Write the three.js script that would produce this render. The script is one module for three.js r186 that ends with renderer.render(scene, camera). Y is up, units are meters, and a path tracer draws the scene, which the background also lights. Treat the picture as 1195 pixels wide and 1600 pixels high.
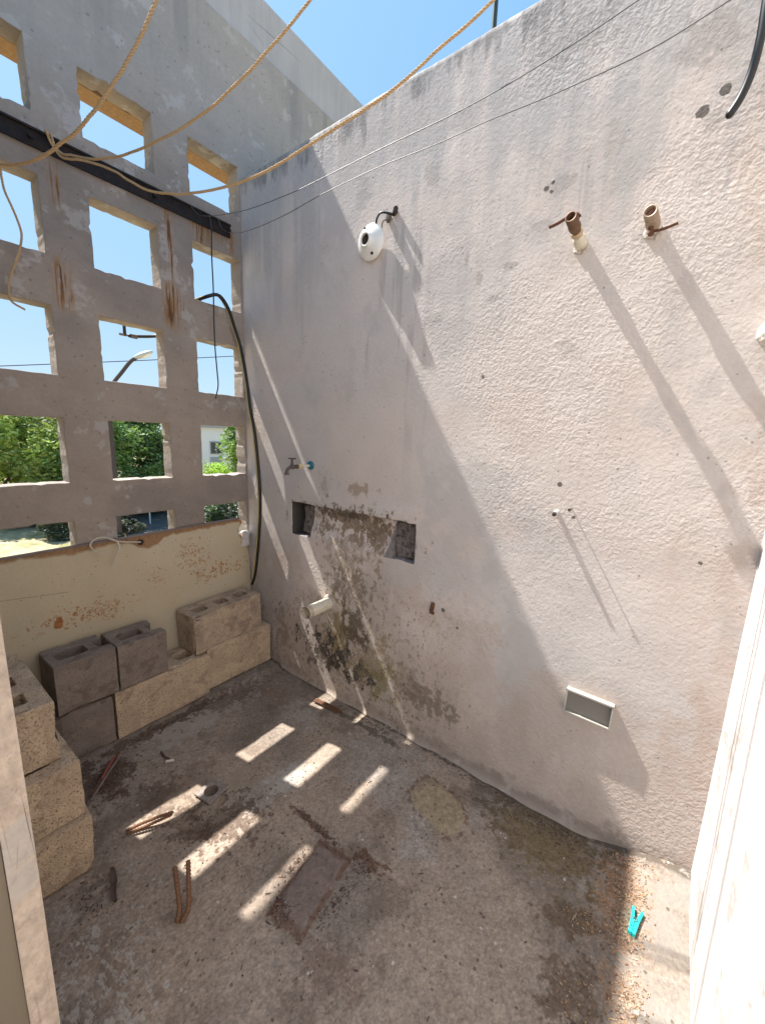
import * as THREE from 'three';
import { mergeGeometries } from 'three/addons/utils/BufferGeometryUtils.js';
import { TessellateModifier } from 'three/addons/modifiers/TessellateModifier.js';
import { RoundedBoxGeometry } from 'three/addons/geometries/RoundedBoxGeometry.js';

// ---------------------------------------------------------------- camera, sky, sun, exposure
const scene = new THREE.Scene();
const camera = new THREE.PerspectiveCamera(104.4, 764 / 1024, 0.01, 800);
camera.position.set(1.5015, 1.0, 1.0331);
camera.rotation.order = 'YXZ';
camera.rotation.set(THREE.MathUtils.degToRad(-10.44), THREE.MathUtils.degToRad(36.54), THREE.MathUtils.degToRad(2.07));

const SUN_DIR = new THREE.Vector3(1, -1.67, -0.18).normalize();        // the way the sunlight travels
{
  const W = 512, H = 256, d = new Float32Array(W * H * 4), s = SUN_DIR.clone().negate();
  for (let j = 0; j < H; j++) for (let i = 0; i < W; i++) {
    const el = (j + 0.5) / H * Math.PI - Math.PI / 2, az = ((i + 0.5) / W - 0.5) * 2 * Math.PI;
    const y = Math.sin(el), x = Math.cos(el) * Math.cos(az), z = Math.cos(el) * Math.sin(az);
    const t = Math.pow(Math.max(0, 1 - Math.max(0, y)), 2.2), c = Math.max(0, x * s.x + y * s.y + z * s.z);
    const glow = 0.11 * Math.pow(c, 4) + 0.30 * Math.pow(c, 40);
    const hz = Math.pow(Math.max(0, 1 - Math.max(0, y)), 9), k = (j * W + i) * 4;
    d[k] = 0.07 * hz + 0.088 + 0.118 * t + glow; d[k + 1] = 0.035 * hz + 0.196 + 0.108 * t + glow * 0.98; d[k + 2] = 0.355 + 0.030 * t + glow * 0.92; d[k + 3] = 1;
    if (y < 0) { d[k] = 0.20; d[k + 1] = 0.20; d[k + 2] = 0.17; }
  }
  const sky = new THREE.DataTexture(d, W, H, THREE.RGBAFormat, THREE.FloatType);
  sky.mapping = THREE.EquirectangularReflectionMapping; sky.magFilter = THREE.LinearFilter; sky.minFilter = THREE.LinearFilter; sky.needsUpdate = true;
  scene.background = sky; scene.environment = sky;
}
const sun = new THREE.DirectionalLight(new THREE.Color(1.0, 0.965, 0.91), 4.1);
sun.name = 'sun';
sun.position.copy(SUN_DIR).multiplyScalar(-30).add(new THREE.Vector3(0.8, 0.8, 0.4)); sun.target.position.set(0.8, 0.8, 0.4);
sun.castShadow = true; sun.shadow.mapSize.set(4096, 4096);
Object.assign(sun.shadow.camera, { left: -4, right: 4, top: 4, bottom: -4, near: 1, far: 60 });
scene.add(sun, sun.target);
const EXPOSURE = 2.78;

// ---------------------------------------------------------------- helpers: noise
let seed = 20240611;
const rnd = () => { seed |= 0; seed = seed + 0x6D2B79F5 | 0; let t = Math.imul(seed ^ seed >>> 15, 1 | seed); t = t + Math.imul(t ^ t >>> 7, 61 | t) ^ t; return ((t ^ t >>> 14) >>> 0) / 4294967296; };
const rr = (a, b) => a + (b - a) * rnd();
const TAB = new Float32Array(65536); for (let i = 0; i < 65536; i++) TAB[i] = rnd();
const hsh = (x, y) => TAB[(Math.imul(x, 73856093) ^ Math.imul(y, 19349663) ^ (x << 4)) & 65535];
function vn(x, y) {                                                       // value noise 0..1
  const xi = Math.floor(x), yi = Math.floor(y); let fx = x - xi, fy = y - yi;
  fx = fx * fx * (3 - 2 * fx); fy = fy * fy * (3 - 2 * fy);
  const a = hsh(xi, yi), b = hsh(xi + 1, yi), c = hsh(xi, yi + 1), e = hsh(xi + 1, yi + 1);
  return a + (b - a) * fx + (c - a + (a - b - c + e) * fx) * fy;
}
function fbm(x, y, o = 4, g = 0.5) { let s = 0, a = 1, n = 0; for (let i = 0; i < o; i++) { s += a * vn(x + i * 17.3, y - i * 9.7); n += a; a *= g; x *= 2.03; y *= 2.03; } return s / n; }
function pit(x, y) {                                                      // distance to the nearest random point of a cell grid
  const xi = Math.floor(x), yi = Math.floor(y); let m = 9;
  for (let j = -1; j <= 1; j++) for (let i = -1; i <= 1; i++) { const px = xi + i + hsh(xi + i, yi + j), py = yi + j + hsh(xi + i + 57, yi + j + 113); const q = (px - x) ** 2 + (py - y) ** 2; if (q < m) m = q; }
  return Math.sqrt(m);
}
const n3 = (x, y, z) => (vn(x + z * 0.73, y - z * 0.41) + vn(y + x * 0.31 + 40, z + 11) + vn(z - y * 0.37 + 90, x + 70)) / 3 - 0.5;
const ss = (a, b, x) => { const t = Math.min(1, Math.max(0, (x - a) / (b - a))); return t * t * (3 - 2 * t); };
const mix = (a, b, t) => a + (b - a) * t;

// ---------------------------------------------------------------- helpers: textures
const ENC = new Uint8Array(4097); for (let i = 0; i <= 4096; i++) { const l = i / 4096; ENC[i] = Math.round(255 * (l <= 0.0031308 ? 12.92 * l : 1.055 * Math.pow(l, 1 / 2.4) - 0.055)); }
const enc = (l) => ENC[l <= 0 ? 0 : l >= 1 ? 4096 : Math.round(l * 4096)];
function finish(d, w, h, color) {
  const t = new THREE.DataTexture(d, w, h, THREE.RGBAFormat); t.magFilter = THREE.LinearFilter; t.minFilter = THREE.LinearMipmapLinearFilter; t.generateMipmaps = true;
  t.wrapS = t.wrapT = THREE.RepeatWrapping; if (color) t.colorSpace = THREE.SRGBColorSpace; t.anisotropy = 8; t.needsUpdate = true; return t;
}
function colorTex(w, h, sx, sy, fn) {                                     // fn(x, y, c) fills linear rgb; x, y in metres over sx by sy
  const d = new Uint8Array(w * h * 4), c = [0, 0, 0];
  for (let j = 0; j < h; j++) for (let i = 0; i < w; i++) { fn((i + 0.5) / w * sx, (j + 0.5) / h * sy, c); const k = (j * w + i) * 4; d[k] = enc(c[0]); d[k + 1] = enc(c[1]); d[k + 2] = enc(c[2]); d[k + 3] = 255; }
  return finish(d, w, h, true);
}
function bumpTex(w, h, sx, sy, fn) {
  const d = new Uint8Array(w * h * 4);
  for (let j = 0; j < h; j++) for (let i = 0; i < w; i++) { const v = Math.max(0, Math.min(255, Math.round(255 * fn((i + 0.5) / w * sx, (j + 0.5) / h * sy)))); const k = (j * w + i) * 4; d[k] = d[k + 1] = d[k + 2] = v; d[k + 3] = 255; }
  return finish(d, w, h, false);
}
const blend = (c, r, g, b, t) => { c[0] += (r - c[0]) * t; c[1] += (g - c[1]) * t; c[2] += (b - c[2]) * t; };
const scl = (c, k) => { c[0] *= k; c[1] *= k; c[2] *= k; };
// a stain with a ragged outline: ellipse broken up by noise
function blot(x, y, cx, cy, rx, ry, f = 60, rag = 0.9) {
  const q = Math.hypot((x - cx) / rx, (y - cy) / ry); if (q > 1.9) return 0;
  return ss(0.42, 0.62, 1 - q * 0.5 + (fbm(x * f, y * f, 4, 0.6) - 0.5) * rag - 0.08);
}

// ---------------------------------------------------------------- helpers: objects
const used = {};
const numbered = (n) => { const k = used[n] = (used[n] ?? -1) + 1; return k ? `${n}_${String(k).padStart(3, '0')}` : n; };
const shade = (o) => o.traverse((m) => { if (m.isMesh) { m.castShadow = true; m.receiveShadow = true; } });
function tag(o, label, category, group, kind) { o.userData.label = label; o.userData.category = category; if (group) o.userData.group = group; if (kind) o.userData.kind = kind; return o; }
function thing(name, label, category, pos = [0, 0, 0], group) { const o = new THREE.Group(); o.name = numbered(name); o.position.set(...pos); scene.add(o); return tag(o, label, category, group); }
function part(name, geo, mat, parent) { const m = new THREE.Mesh(geo, mat); m.name = name; parent.add(m); return m; }
function solo(name, geo, mat, label, category, pos = [0, 0, 0], group) { const m = new THREE.Mesh(geo, mat); m.name = numbered(name); m.position.set(...pos); scene.add(m); return tag(m, label, category, group); }
function structure(name, geo, mat, label, category) { const m = new THREE.Mesh(geo, mat); m.name = numbered(name); scene.add(m); m.userData.kind = 'structure'; m.userData.label = label; m.userData.category = category; return m; }
const box = (x0, x1, y0, y1, z0, z1) => new THREE.BoxGeometry(x1 - x0, y1 - y0, z1 - z0).translate((x0 + x1) / 2, (y0 + y1) / 2, (z0 + z1) / 2);
const V = (x, y, z) => new THREE.Vector3(x, y, z);
const curve = (pts) => new THREE.CatmullRomCurve3(pts.map((p) => V(...p)), false, 'centripetal');
const tube = (pts, r, n = 40, k = 8) => new THREE.TubeGeometry(curve(pts), n, r, k, false);
function capped(pts, r, n = 40, k = 8) { const c = curve(pts), g = [new THREE.TubeGeometry(c, n, r, k, false)]; for (const t of [0, 1]) g.push(new THREE.SphereGeometry(r, k, 6).translate(...c.getPoint(t).toArray())); return mergeGeometries(g); }
function boxUV(geo, size = 1, ox = 0, oy = 0) {                            // uv in metres from the side a face points to
  const g = geo.index ? geo.toNonIndexed() : geo, p = g.attributes.position, uv = new Float32Array(p.count * 2), a = V(), b = V(), c = V(), n = V();
  for (let i = 0; i < p.count; i += 3) {
    a.fromBufferAttribute(p, i); b.fromBufferAttribute(p, i + 1); c.fromBufferAttribute(p, i + 2); n.copy(b).sub(a).cross(c.sub(a));
    const ax = Math.abs(n.x), ay = Math.abs(n.y), az = Math.abs(n.z);
    for (let k = 0; k < 3; k++) { const j = i + k, x = p.getX(j), y = p.getY(j), z = p.getZ(j); const q = ax >= ay && ax >= az ? [z, y] : ay >= az ? [x, z] : [x, y]; uv[j * 2] = q[0] / size + ox; uv[j * 2 + 1] = q[1] / size + oy; }
  }
  g.setAttribute('uv', new THREE.BufferAttribute(uv, 2)); return g;
}
function rough(geo, amp, f, edge, iter = 5) {                              // cut faces fine, then shift points by noise of their place
  let g = geo.index ? geo.toNonIndexed() : geo; g = new TessellateModifier(edge, iter).modify(g); const p = g.attributes.position;
  for (let i = 0; i < p.count; i++) { const x = p.getX(i), y = p.getY(i), z = p.getZ(i); const s = (o) => n3(x * f + o, y * f - o, z * f + o * 2) + 0.5 * n3(x * f * 2.7 + o, y * f * 2.7, z * f * 2.7 - o); p.setXYZ(i, x + amp * 2 * s(3), y + amp * 2 * s(31), z + amp * 2 * s(57)); }
  g.computeVertexNormals(); return g;
}
function sheetGrid(us, vs, at, uvOf, keep) {                               // a sheet of quads; at(u, v) gives a point
  const nu = us.length, nv = vs.length, pos = new Float32Array(nu * nv * 3), uv = new Float32Array(nu * nv * 2), idx = [];
  for (let j = 0; j < nv; j++) for (let i = 0; i < nu; i++) { const k = j * nu + i, p = at(us[i], vs[j]); pos.set(p, k * 3); uv.set(uvOf(us[i], vs[j]), k * 2); }
  for (let j = 0; j < nv - 1; j++) for (let i = 0; i < nu - 1; i++) { if (keep && !keep((us[i] + us[i + 1]) / 2, (vs[j] + vs[j + 1]) / 2)) continue; const a = j * nu + i; idx.push(a, a + 1, a + nu + 1, a, a + nu + 1, a + nu); }
  const g = new THREE.BufferGeometry(); g.setAttribute('position', new THREE.BufferAttribute(pos, 3)); g.setAttribute('uv', new THREE.BufferAttribute(uv, 2)); g.setIndex(idx); g.computeVertexNormals(); return g;
}
const range = (a, b, n) => Array.from({ length: n + 1 }, (_, i) => a + (b - a) * i / n);
const std = (o) => new THREE.MeshStandardMaterial({ roughness: 0.95, metalness: 0, ...o });
const lin = (r, g, b) => new THREE.Color().setRGB(r, g, b);
const noisy = (r, g, b, amt = 0.25, f = 40, tint) => colorTex(256, 256, 0.25, 0.25, (x, y, c) => { const k = 1 + amt * 2 * (fbm(x * f * 4, y * f * 4, 4, 0.6) - 0.5); c[0] = r * k; c[1] = g * k; c[2] = b * k; if (tint) blend(c, tint[0], tint[1], tint[2], ss(0.52, 0.68, fbm(x * f * 2 + 9, y * f * 2, 4, 0.6))); });
const fineMap = (t, size) => { t.repeat.set(1 / size, 1 / size); return t; };

// ---------------------------------------------------------------- plaster wall (plane z = 0, x to the right)
const PW = 1.70, PH = 1.96, PX0 = -0.03;
const NX0 = 0.292, NX1 = 0.866, NY0 = 0.618, NY1 = 0.743;                   // the chased-out slot
const plasterMat = (() => {
  const w = 1700, h = 1960;
  const map = colorTex(w, h, PW, PH, (u, y, c) => {
    const x = u + PX0, big = fbm(x * 2.3, y * 2.3 + 5, 4), mid = fbm(x * 11, y * 11, 4), fine = vn(x * 260, y * 260);
    c[0] = 0.635; c[1] = 0.562; c[2] = 0.515;
    blend(c, 0.58, 0.53, 0.50, ss(0.42, 0.65, big)); blend(c, 0.63, 0.53, 0.47, 0.6 * ss(0.5, 0.7, fbm(x * 3.1 + 20, y * 3.1 - 4, 4)));
    scl(c, 0.93 + 0.14 * mid); scl(c, 0.96 + 0.08 * fine);
    // grey weathering that runs down from the coping in ragged streaks
    const run = fbm(x * 26, y * 2.2, 4, 0.6), top = y - 1.52 + (run - 0.5) * 0.9 + (fbm(x * 5, y * 5, 3) - 0.5) * 0.5;
    blend(c, 0.40, 0.39, 0.385, 0.72 * ss(0.0, 0.34, top) * (0.55 + 0.45 * vn(x * 190, y * 150)));
    const crust = y - 1.86 + (fbm(x * 34, y * 12, 4, 0.65) - 0.5) * 0.36; blend(c, 0.20, 0.19, 0.185, 0.75 * ss(0.02, 0.14, crust));
    // grey blotches, dark drips and hairline cracks
    { const n = fbm(x * 5.5 + 40, y * 4.5 + 11, 5, 0.62); blend(c, 0.45, 0.425, 0.41, 0.55 * ss(0.53, 0.66, n) * (0.6 + 0.4 * fine)); const d = fbm(x * 48 + 5, y * 3.4 + 2, 4, 0.6), dm = fbm(x * 4 + 13, y * 2.2, 3); blend(c, 0.36, 0.335, 0.32, 0.5 * ss(0.56, 0.70, d) * ss(0.46, 0.60, dm) * ss(0.75, 1.3, y)); }
    { const w1 = Math.abs(fbm(x * 4 + 3, y * 4 + 8, 5, 0.6) - 0.5), gate = ss(0.56, 0.62, fbm(x * 2.6 + 70, y * 2.6, 2)); blend(c, 0.30, 0.26, 0.23, 0.5 * ss(0.0032, 0.0008, w1) * gate); }
    { const p1 = pit(x * 60 + 3, y * 48), gate = fbm(x * 6 + 90, y * 6, 3); if (hsh(Math.floor(x * 60) + 11, Math.floor(y * 48)) > 0.8 && p1 < 0.14 * ss(0.54, 0.68, gate) * (0.2 + 1.2 * fine)) blend(c, 0.26, 0.22, 0.20, 0.7); }
    // grey smears and scuffs
    for (const [cx, cy, rx, ry, a] of [[1.43, 1.74, 0.055, 0.045, 0.5], [1.20, 1.575, 0.03, 0.022, 0.45], [1.10, 1.43, 0.02, 0.014, 0.55], [1.02, 1.41, 0.012, 0.022, 0.5], [0.98, 1.47, 0.008, 0.03, 0.45], [1.06, 1.36, 0.02, 0.014, 0.4], [1.25, 1.22, 0.03, 0.02, 0.3], [0.86, 1.70, 0.03, 0.04, 0.4], [1.46, 1.6, 0.02, 0.016, 0.4], [1.16, 1.50, 0.035, 0.02, 0.4], [1.30, 1.62, 0.022, 0.05, 0.3], [0.62, 1.72, 0.03, 0.05, 0.35], [0.95, 1.80, 0.06, 0.03, 0.35], [1.33, 1.55, 0.05, 0.03, 0.25], [0.90, 1.33, 0.02, 0.012, 0.35], [1.20, 1.86, 0.09, 0.05, 0.35], [1.45, 1.30, 0.03, 0.05, 0.2]])
      blend(c, 0.32, 0.29, 0.27, a * blot(x, y, cx, cy, rx, ry, 70, 0.8));
    // brownish damp at the foot and by the white wall
    { const q = 0.085 - y + 0.05 * (fbm(x * 30, y * 30, 4, 0.6) - 0.5); blend(c, 0.36 * (0.6 + 0.8 * fine), 0.345 * (0.6 + 0.8 * fine), 0.325 * (0.6 + 0.8 * fine), 0.85 * ss(0.0, 0.02, q) * ss(1.49, 1.54, x + 0.04 * (vn(x * 60, y * 60) - 0.5))); }
    const foot = 0.50 - y + (fbm(x * 6, y * 6 + 30, 5, 0.62) - 0.5) * 0.8; blend(c, 0.47, 0.345, 0.265, 0.62 * ss(0.0, 0.30, foot) * (0.35 + 0.8 * fbm(x * 130, y * 110, 3, 0.7)));
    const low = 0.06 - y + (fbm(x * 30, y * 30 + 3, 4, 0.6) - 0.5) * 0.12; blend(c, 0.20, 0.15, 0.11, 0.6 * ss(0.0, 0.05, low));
    const side = x - 1.52 + (fbm(x * 14, y * 5, 4, 0.6) - 0.5) * 0.22; blend(c, 0.47, 0.34, 0.265, 0.30 * ss(0.0, 0.1, side) * ss(0.35, 0.6, fbm(x * 40, y * 25, 3)));
    // rust run under the lamp holder
    blend(c, 0.30, 0.22, 0.17, 0.40 * Math.exp(-(((x - 0.695 - 0.006 * vn(y * 30, 4)) / 0.008) ** 2)) * ss(1.30, 1.50, y) * ss(1.56, 1.52, y) * (0.4 + 0.6 * vn(x * 300, y * 60)));
    // wide grime on the damp lower left of the wall, streaked and grainy
    { const q = 0.62 - y - 0.55 * Math.max(0, x - 0.70) + (fbm(x * 9, y * 4 + 60, 5, 0.65) - 0.5) * 0.9; blend(c, 0.36, 0.30, 0.245, 0.50 * ss(0.0, 0.42, q) * (0.45 + 0.75 * fbm(x * 70, y * 46, 4, 0.7))); }
    { const n = fbm(x * 120 + 7, y * 70, 4, 0.7), q = 0.50 - y + (fbm(x * 7 + 3, y * 7, 4) - 0.5) * 0.8; blend(c, 0.15, 0.12, 0.09, 0.7 * ss(0.60, 0.72, n) * ss(0.0, 0.25, q) * ss(1.15, 0.85, x)); }
    // mould and moss round the slot, below the drain pipe and along the foot
    for (const [cx, cy, rx, ry, r, g, b, a, f] of [
      [0.59, 0.700, 0.19, 0.055, 0.22, 0.155, 0.095, 1.0, 90], [0.56, 0.725, 0.15, 0.022, 0.10, 0.075, 0.055, 1.0, 110], [0.70, 0.69, 0.06, 0.05, 0.17, 0.12, 0.075, 0.95, 110], [0.63, 0.828, 0.055, 0.018, 0.30, 0.22, 0.14, 0.8, 110], [0.46, 0.83, 0.018, 0.04, 0.36, 0.29, 0.23, 0.6, 110], [0.58, 0.55, 0.10, 0.05, 0.30, 0.22, 0.15, 0.6, 100],
      [0.725, 0.57, 0.014, 0.035, 0.26, 0.19, 0.12, 0.85, 120], [0.545, 0.29, 0.065, 0.13, 0.24, 0.18, 0.075, 0.9, 90], [0.55, 0.165, 0.17, 0.066, 0.030, 0.026, 0.018, 1.0, 70], [0.63, 0.33, 0.07, 0.06, 0.09, 0.07, 0.045, 0.9, 90], [0.60, 0.48, 0.09, 0.06, 0.20, 0.15, 0.10, 0.8, 100], [0.70, 0.22, 0.10, 0.10, 0.26, 0.20, 0.11, 0.7, 90], [0.66, 0.28, 0.05, 0.035, 0.10, 0.075, 0.05, 0.85, 90],
      [0.44, 0.13, 0.05, 0.04, 0.10, 0.08, 0.06, 0.8, 90], [0.76, 0.15, 0.06, 0.06, 0.22, 0.19, 0.08, 0.8, 80], [0.86, 0.20, 0.05, 0.055, 0.28, 0.21, 0.15, 0.6, 90], [0.95, 0.17, 0.09, 0.05, 0.16, 0.125, 0.08, 0.75, 110], [0.22, 0.16, 0.04, 0.09, 0.22, 0.17, 0.13, 0.7, 90],
      [0.66, 0.42, 0.02, 0.05, 0.20, 0.155, 0.11, 0.7, 110], [0.60, 0.62, 0.13, 0.035, 0.30, 0.23, 0.165, 0.65, 110], [1.05, 0.46, 0.10, 0.06, 0.48, 0.38, 0.31, 0.5, 60]])
      { const q = Math.hypot((x - cx) / (rx * 1.25), (y - cy) / (ry * 1.25)); if (q > 1.5) continue; const n = fbm(x * f * 0.6, y * f * 0.45, 5, 0.72), m = ss(0.28, 0.62, 1.02 - q * 0.66 + (n - 0.5) * 2.6 - 0.14) * (0.55 + 0.45 * fine); if (m > 0) blend(c, r * (0.7 + 0.6 * fine), g * (0.7 + 0.6 * fine), b * (0.7 + 0.6 * fine), Math.min(1, a * m * 1.1)); }
    // specks and small chips
    const s = pit(x * 34, y * 34); if (hsh(Math.floor(x * 34) + 7, Math.floor(y * 34)) > 0.955 && s < 0.03 + 0.07 * fine) blend(c, 0.16, 0.13, 0.11, 0.7);
    for (const [cx, cy, q] of [[1.168, 1.575, 0.006], [1.182, 1.583, 0.004], [1.18, 1.565, 0.004], [1.27, 0.906, 0.006], [1.442, 1.619, 0.010], [1.472, 1.642, 0.009], [0.98, 0.492, 0.006], [1.03, 0.45, 0.004], [1.31, 0.83, 0.004], [1.56, 0.77, 0.004], [0.76, 0.755, 0.006], [1.05, 1.17, 0.005]])
      if (Math.hypot(x - cx, y - cy) < q * (0.8 + 0.4 * fine)) blend(c, 0.10, 0.085, 0.075, 0.9);
    // rough masonry laid bare at the two ends of the slot
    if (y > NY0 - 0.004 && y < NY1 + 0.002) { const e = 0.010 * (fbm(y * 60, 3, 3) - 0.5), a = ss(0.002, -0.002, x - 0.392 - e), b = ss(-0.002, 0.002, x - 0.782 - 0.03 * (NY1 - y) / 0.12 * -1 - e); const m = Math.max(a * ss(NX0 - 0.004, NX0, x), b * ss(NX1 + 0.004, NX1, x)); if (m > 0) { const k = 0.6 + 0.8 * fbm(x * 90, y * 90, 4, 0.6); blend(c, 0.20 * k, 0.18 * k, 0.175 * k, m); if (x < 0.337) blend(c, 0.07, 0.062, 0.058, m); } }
  });
  const bump = bumpTex(w, h, PW, PH, (u, y) => {
    const x = u + PX0, wx = x + 0.006 * (fbm(x * 40, y * 40, 2) - 0.5), wy = y + 0.006 * (fbm(x * 40 + 7, y * 40 + 9, 2) - 0.5);
    const g = 0.38 * vn(wx * 150, wy * 150) + 0.62 * (0.5 * vn(wx * 250 + 5, wy * 250) + 0.5 * vn(wx * 430, wy * 430)), e = fbm(x * 16, y * 16, 3), q = x * 0.77 + y * 0.64, rill = 1 - Math.abs(2 * fbm(q * 46, (y - x) * 9, 3) - 1), zone = ss(0.42, 0.60, fbm(x * 2.1 + 31, y * 2.1, 3));
    const amp = 0.55 + 0.75 * ss(0.40, 0.62, fbm(x * 3.3 + 8, y * 3.3 + 50, 3)); return 0.02 + 0.52 * g * amp + 0.20 * e + 0.20 * rill * rill * zone;
  });
  return std({ map, bumpMap: bump, bumpScale: 0.0021, roughness: 0.93 });
})();
function plasterZ(x, y) {
  let d = 0.0025 * (fbm(x * 2.2 + 3, y * 2.2, 2) - 0.5) + 0.0014 * (fbm(x * 9, y * 9 + 2, 3) - 0.5);
  d *= ss(-0.02, 0.10, x);
  const cove = Math.max(0, 0.018 + 0.014 * (vn(x * 14, 5) - 0.5) - y); d += cove * cove * 24;
  const lip = ss(0.045, 0.0, Math.abs(y - 0.758)) * ss(0.66, 0.75, x) * ss(0.90, 0.86, x); d += 0.004 * lip;
  return d;
}
{
  const ins = (a, extra) => [...a, ...extra].sort((p, q) => p - q);
  const xs = ins(range(PX0, PX0 + PW, 200), [NX0 - 0.0006, NX0 + 0.0006, 0.3346, 0.3358, 0.391, 0.3925, 0.7805, 0.782, NX1 - 0.0006, NX1 + 0.0006]);
  const ys = ins(range(0, PH - 0.006, 220), [NY0 - 0.0006, NY0 + 0.0006, NY1 - 0.0006, NY1 + 0.0006]);
  const vs = [-0.03, ...ys, PH, PH + 0.004, PH + 0.006];                      // the last rows fold over the top
  const front = sheetGrid(xs, vs, (x, v) => {
    if (v > PH - 0.003) { const wob = 0.008 * (fbm(x * 12, 1, 3) - 0.5); return v < PH + 0.001 ? [x, PH - 0.001 + wob, plasterZ(x, PH) - 0.005] : v < PH + 0.005 ? [x, PH + 0.004 + wob + 0.004 * vn(x * 30, 4), -0.05] : [x, PH + wob, -0.26]; }
    const y = v; let z = plasterZ(x, y), px = x, py = y;
    const near = ss(0.03, 0, Math.abs(x - NX0)) + ss(0.03, 0, Math.abs(x - NX1)); px += near * 0.006 * (fbm(y * 50, x > 0.5 ? 8 : 2, 3) - 0.5);
    const ny = ss(0.03, 0, Math.abs(y - NY0)) + ss(0.03, 0, Math.abs(y - NY1)); py += ny * 0.008 * (fbm(x * 26, y > 0.7 ? 14 : 22, 3) - 0.5) * ss(NX0 - 0.03, NX0, x) * ss(NX1 + 0.03, NX1, x);
    if (x > NX0 && x < NX1 && y > NY0 && y < NY1) {
      const r = fbm(x * 60, y * 60, 3);
      if (x < 0.335) z -= 0.245; else if (x < 0.3918) z -= 0.040 + 0.016 * r; else if (x > 0.781 ) z -= 0.024 + 0.024 * r; else z -= (0.020 + 0.012 * (fbm(x * 30 + 4, y * 30, 3) - 0.5)) * ss(NY0 - 0.01, NY1 - 0.05, y + 0.03 * (fbm(x * 16, 9, 3) - 0.5));
    }
    return [px, py, z];
  }, (x, v) => [(x - PX0) / PW, Math.min(1, Math.max(0, v) / PH)]);
  const wall = thing('plaster_wall', 'tall pinkish stucco wall with weathered top, mouldy slot and pipe stubs', 'wall');
  const f = part('plaster_face', front, plasterMat, wall);
  part('masonry_core', box(PX0, PX0 + PW, -0.03, PH - 0.01, -0.40, -0.252), std({ color: lin(0.36, 0.33, 0.31) }), wall);
  // stones of the masonry showing at the right end and left end of the slot
  const stone = std({ map: fineMap(noisy(0.15, 0.128, 0.118, 0.55, 50, [0.07, 0.055, 0.045]), 0.25), roughness: 1 });
  for (const [x, y, w, h, z, a] of [[0.812, 0.655, 0.062, 0.072, -0.030, 0.2], [0.802, 0.712, 0.050, 0.056, -0.036, -0.3], [0.846, 0.690, 0.050, 0.104, -0.031, 0.06], [0.850, 0.634, 0.040, 0.030, -0.038, 0.1], [0.364, 0.700, 0.050, 0.080, -0.036, 0.12], [0.362, 0.648, 0.054, 0.052, -0.032, -0.15]])
    part('stone', boxUV(rough(new RoundedBoxGeometry(w, h, 0.03, 3, 0.009).rotateZ(a).translate(x, y, z), 0.006, 34, 0.010)), stone, wall);
}

// ---------------------------------------------------------------- pierced concrete wall (plane x = 0, z towards the camera)
const SZ0 = -1.4, SZ1 = 1.35, SY0 = -0.08, SY1 = 2.80;
const concreteMat = (() => {
  const w = 1536, h = 1600, sx = SZ1 - SZ0, sy = SY1 - SY0;
  const map = colorTex(w, h, sx, sy, (u, v, c) => {
    const z = u + SZ0, y = v + SY0, big = fbm(z * 3, y * 3, 4), mid = fbm(z * 14 + 3, y * 14, 5, 0.6), fine = vn(z * 220, y * 220), tro = fbm(z * 9 + y * 5, y * 40 - z * 9, 4, 0.6);
    c[0] = 0.365; c[1] = 0.298; c[2] = 0.243; blend(c, 0.285, 0.24, 0.205, ss(0.4, 0.65, big)); scl(c, 0.80 + 0.26 * mid + 0.16 * tro); scl(c, 0.95 + 0.1 * fine);
    blend(c, 0.44, 0.415, 0.385, 0.6 * ss(1.75, 2.15, y + 0.35 * (fbm(z * 6, y * 3, 4) - 0.5)) * (0.7 + 0.3 * fine));
    blend(c, 0.24, 0.23, 0.22, 0.55 * ss(0.5, 0.75, fbm(z * 20, y * 1.6, 4, 0.6)) * ss(1.9, 2.3, y));
    blend(c, 0.52, 0.48, 0.45, 0.5 * ss(0.62, 0.72, fbm(z * 17 + 9, y * 17, 5, 0.65)));
    // rust runs below the angle iron
    for (const [cz, y0, y1, wd, a] of [[0.592, 1.60, 1.72, 0.012, 0.55], [0.598, 1.34, 1.47, 0.018, 0.75], [0.283, 1.52, 1.76, 0.012, 0.65], [0.288, 1.36, 1.50, 0.022, 0.8], [0.17, 1.66, 1.74, 0.03, 0.7], [0.11, 1.70, 1.76, 0.05, 0.45], [0.05, 1.66, 1.76, 0.012, 0.6], [0.26, 1.42, 1.47, 0.02, 0.4]]) {
      if (Math.abs(z - cz) > wd * 3 || y < y0 - 0.05 || y > y1 + 0.05) continue;
      const m = Math.exp(-(((z - cz + 0.008 * (vn(y * 40, cz * 90) - 0.5)) / wd) ** 2)) * ss(y0 - 0.03, y0 + 0.04, y) * ss(y1 + 0.02, y1 - 0.02, y) * (0.15 + 1.5 * ss(0.40, 0.68, fbm(z * 230, y * 12, 4, 0.65)));
      blend(c, 0.36, 0.19, 0.07, Math.min(1, a * m * 1.5)); blend(c, 0.13, 0.06, 0.03, Math.min(1, 0.7 * a * m * m));
    }
    const s = pit(z * 40, y * 40); if (hsh(Math.floor(z * 40) + 3, Math.floor(y * 40)) > 0.82 && s < 0.12) blend(c, 0.17, 0.15, 0.14, 0.6);
  });
  const bump = bumpTex(w, h, sx, sy, (u, v) => { const z = u, y = v; return 0.15 + 0.30 * fbm(z * 30, y * 30, 4, 0.6) + 0.3 * vn(z * 170, y * 170) + 0.25 * fbm(z * 8 + y * 6, y * 46 - z * 12, 4, 0.6); });
  return std({ map, bumpMap: bump, bumpScale: 0.0022, roughness: 0.95 });
})();
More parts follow.
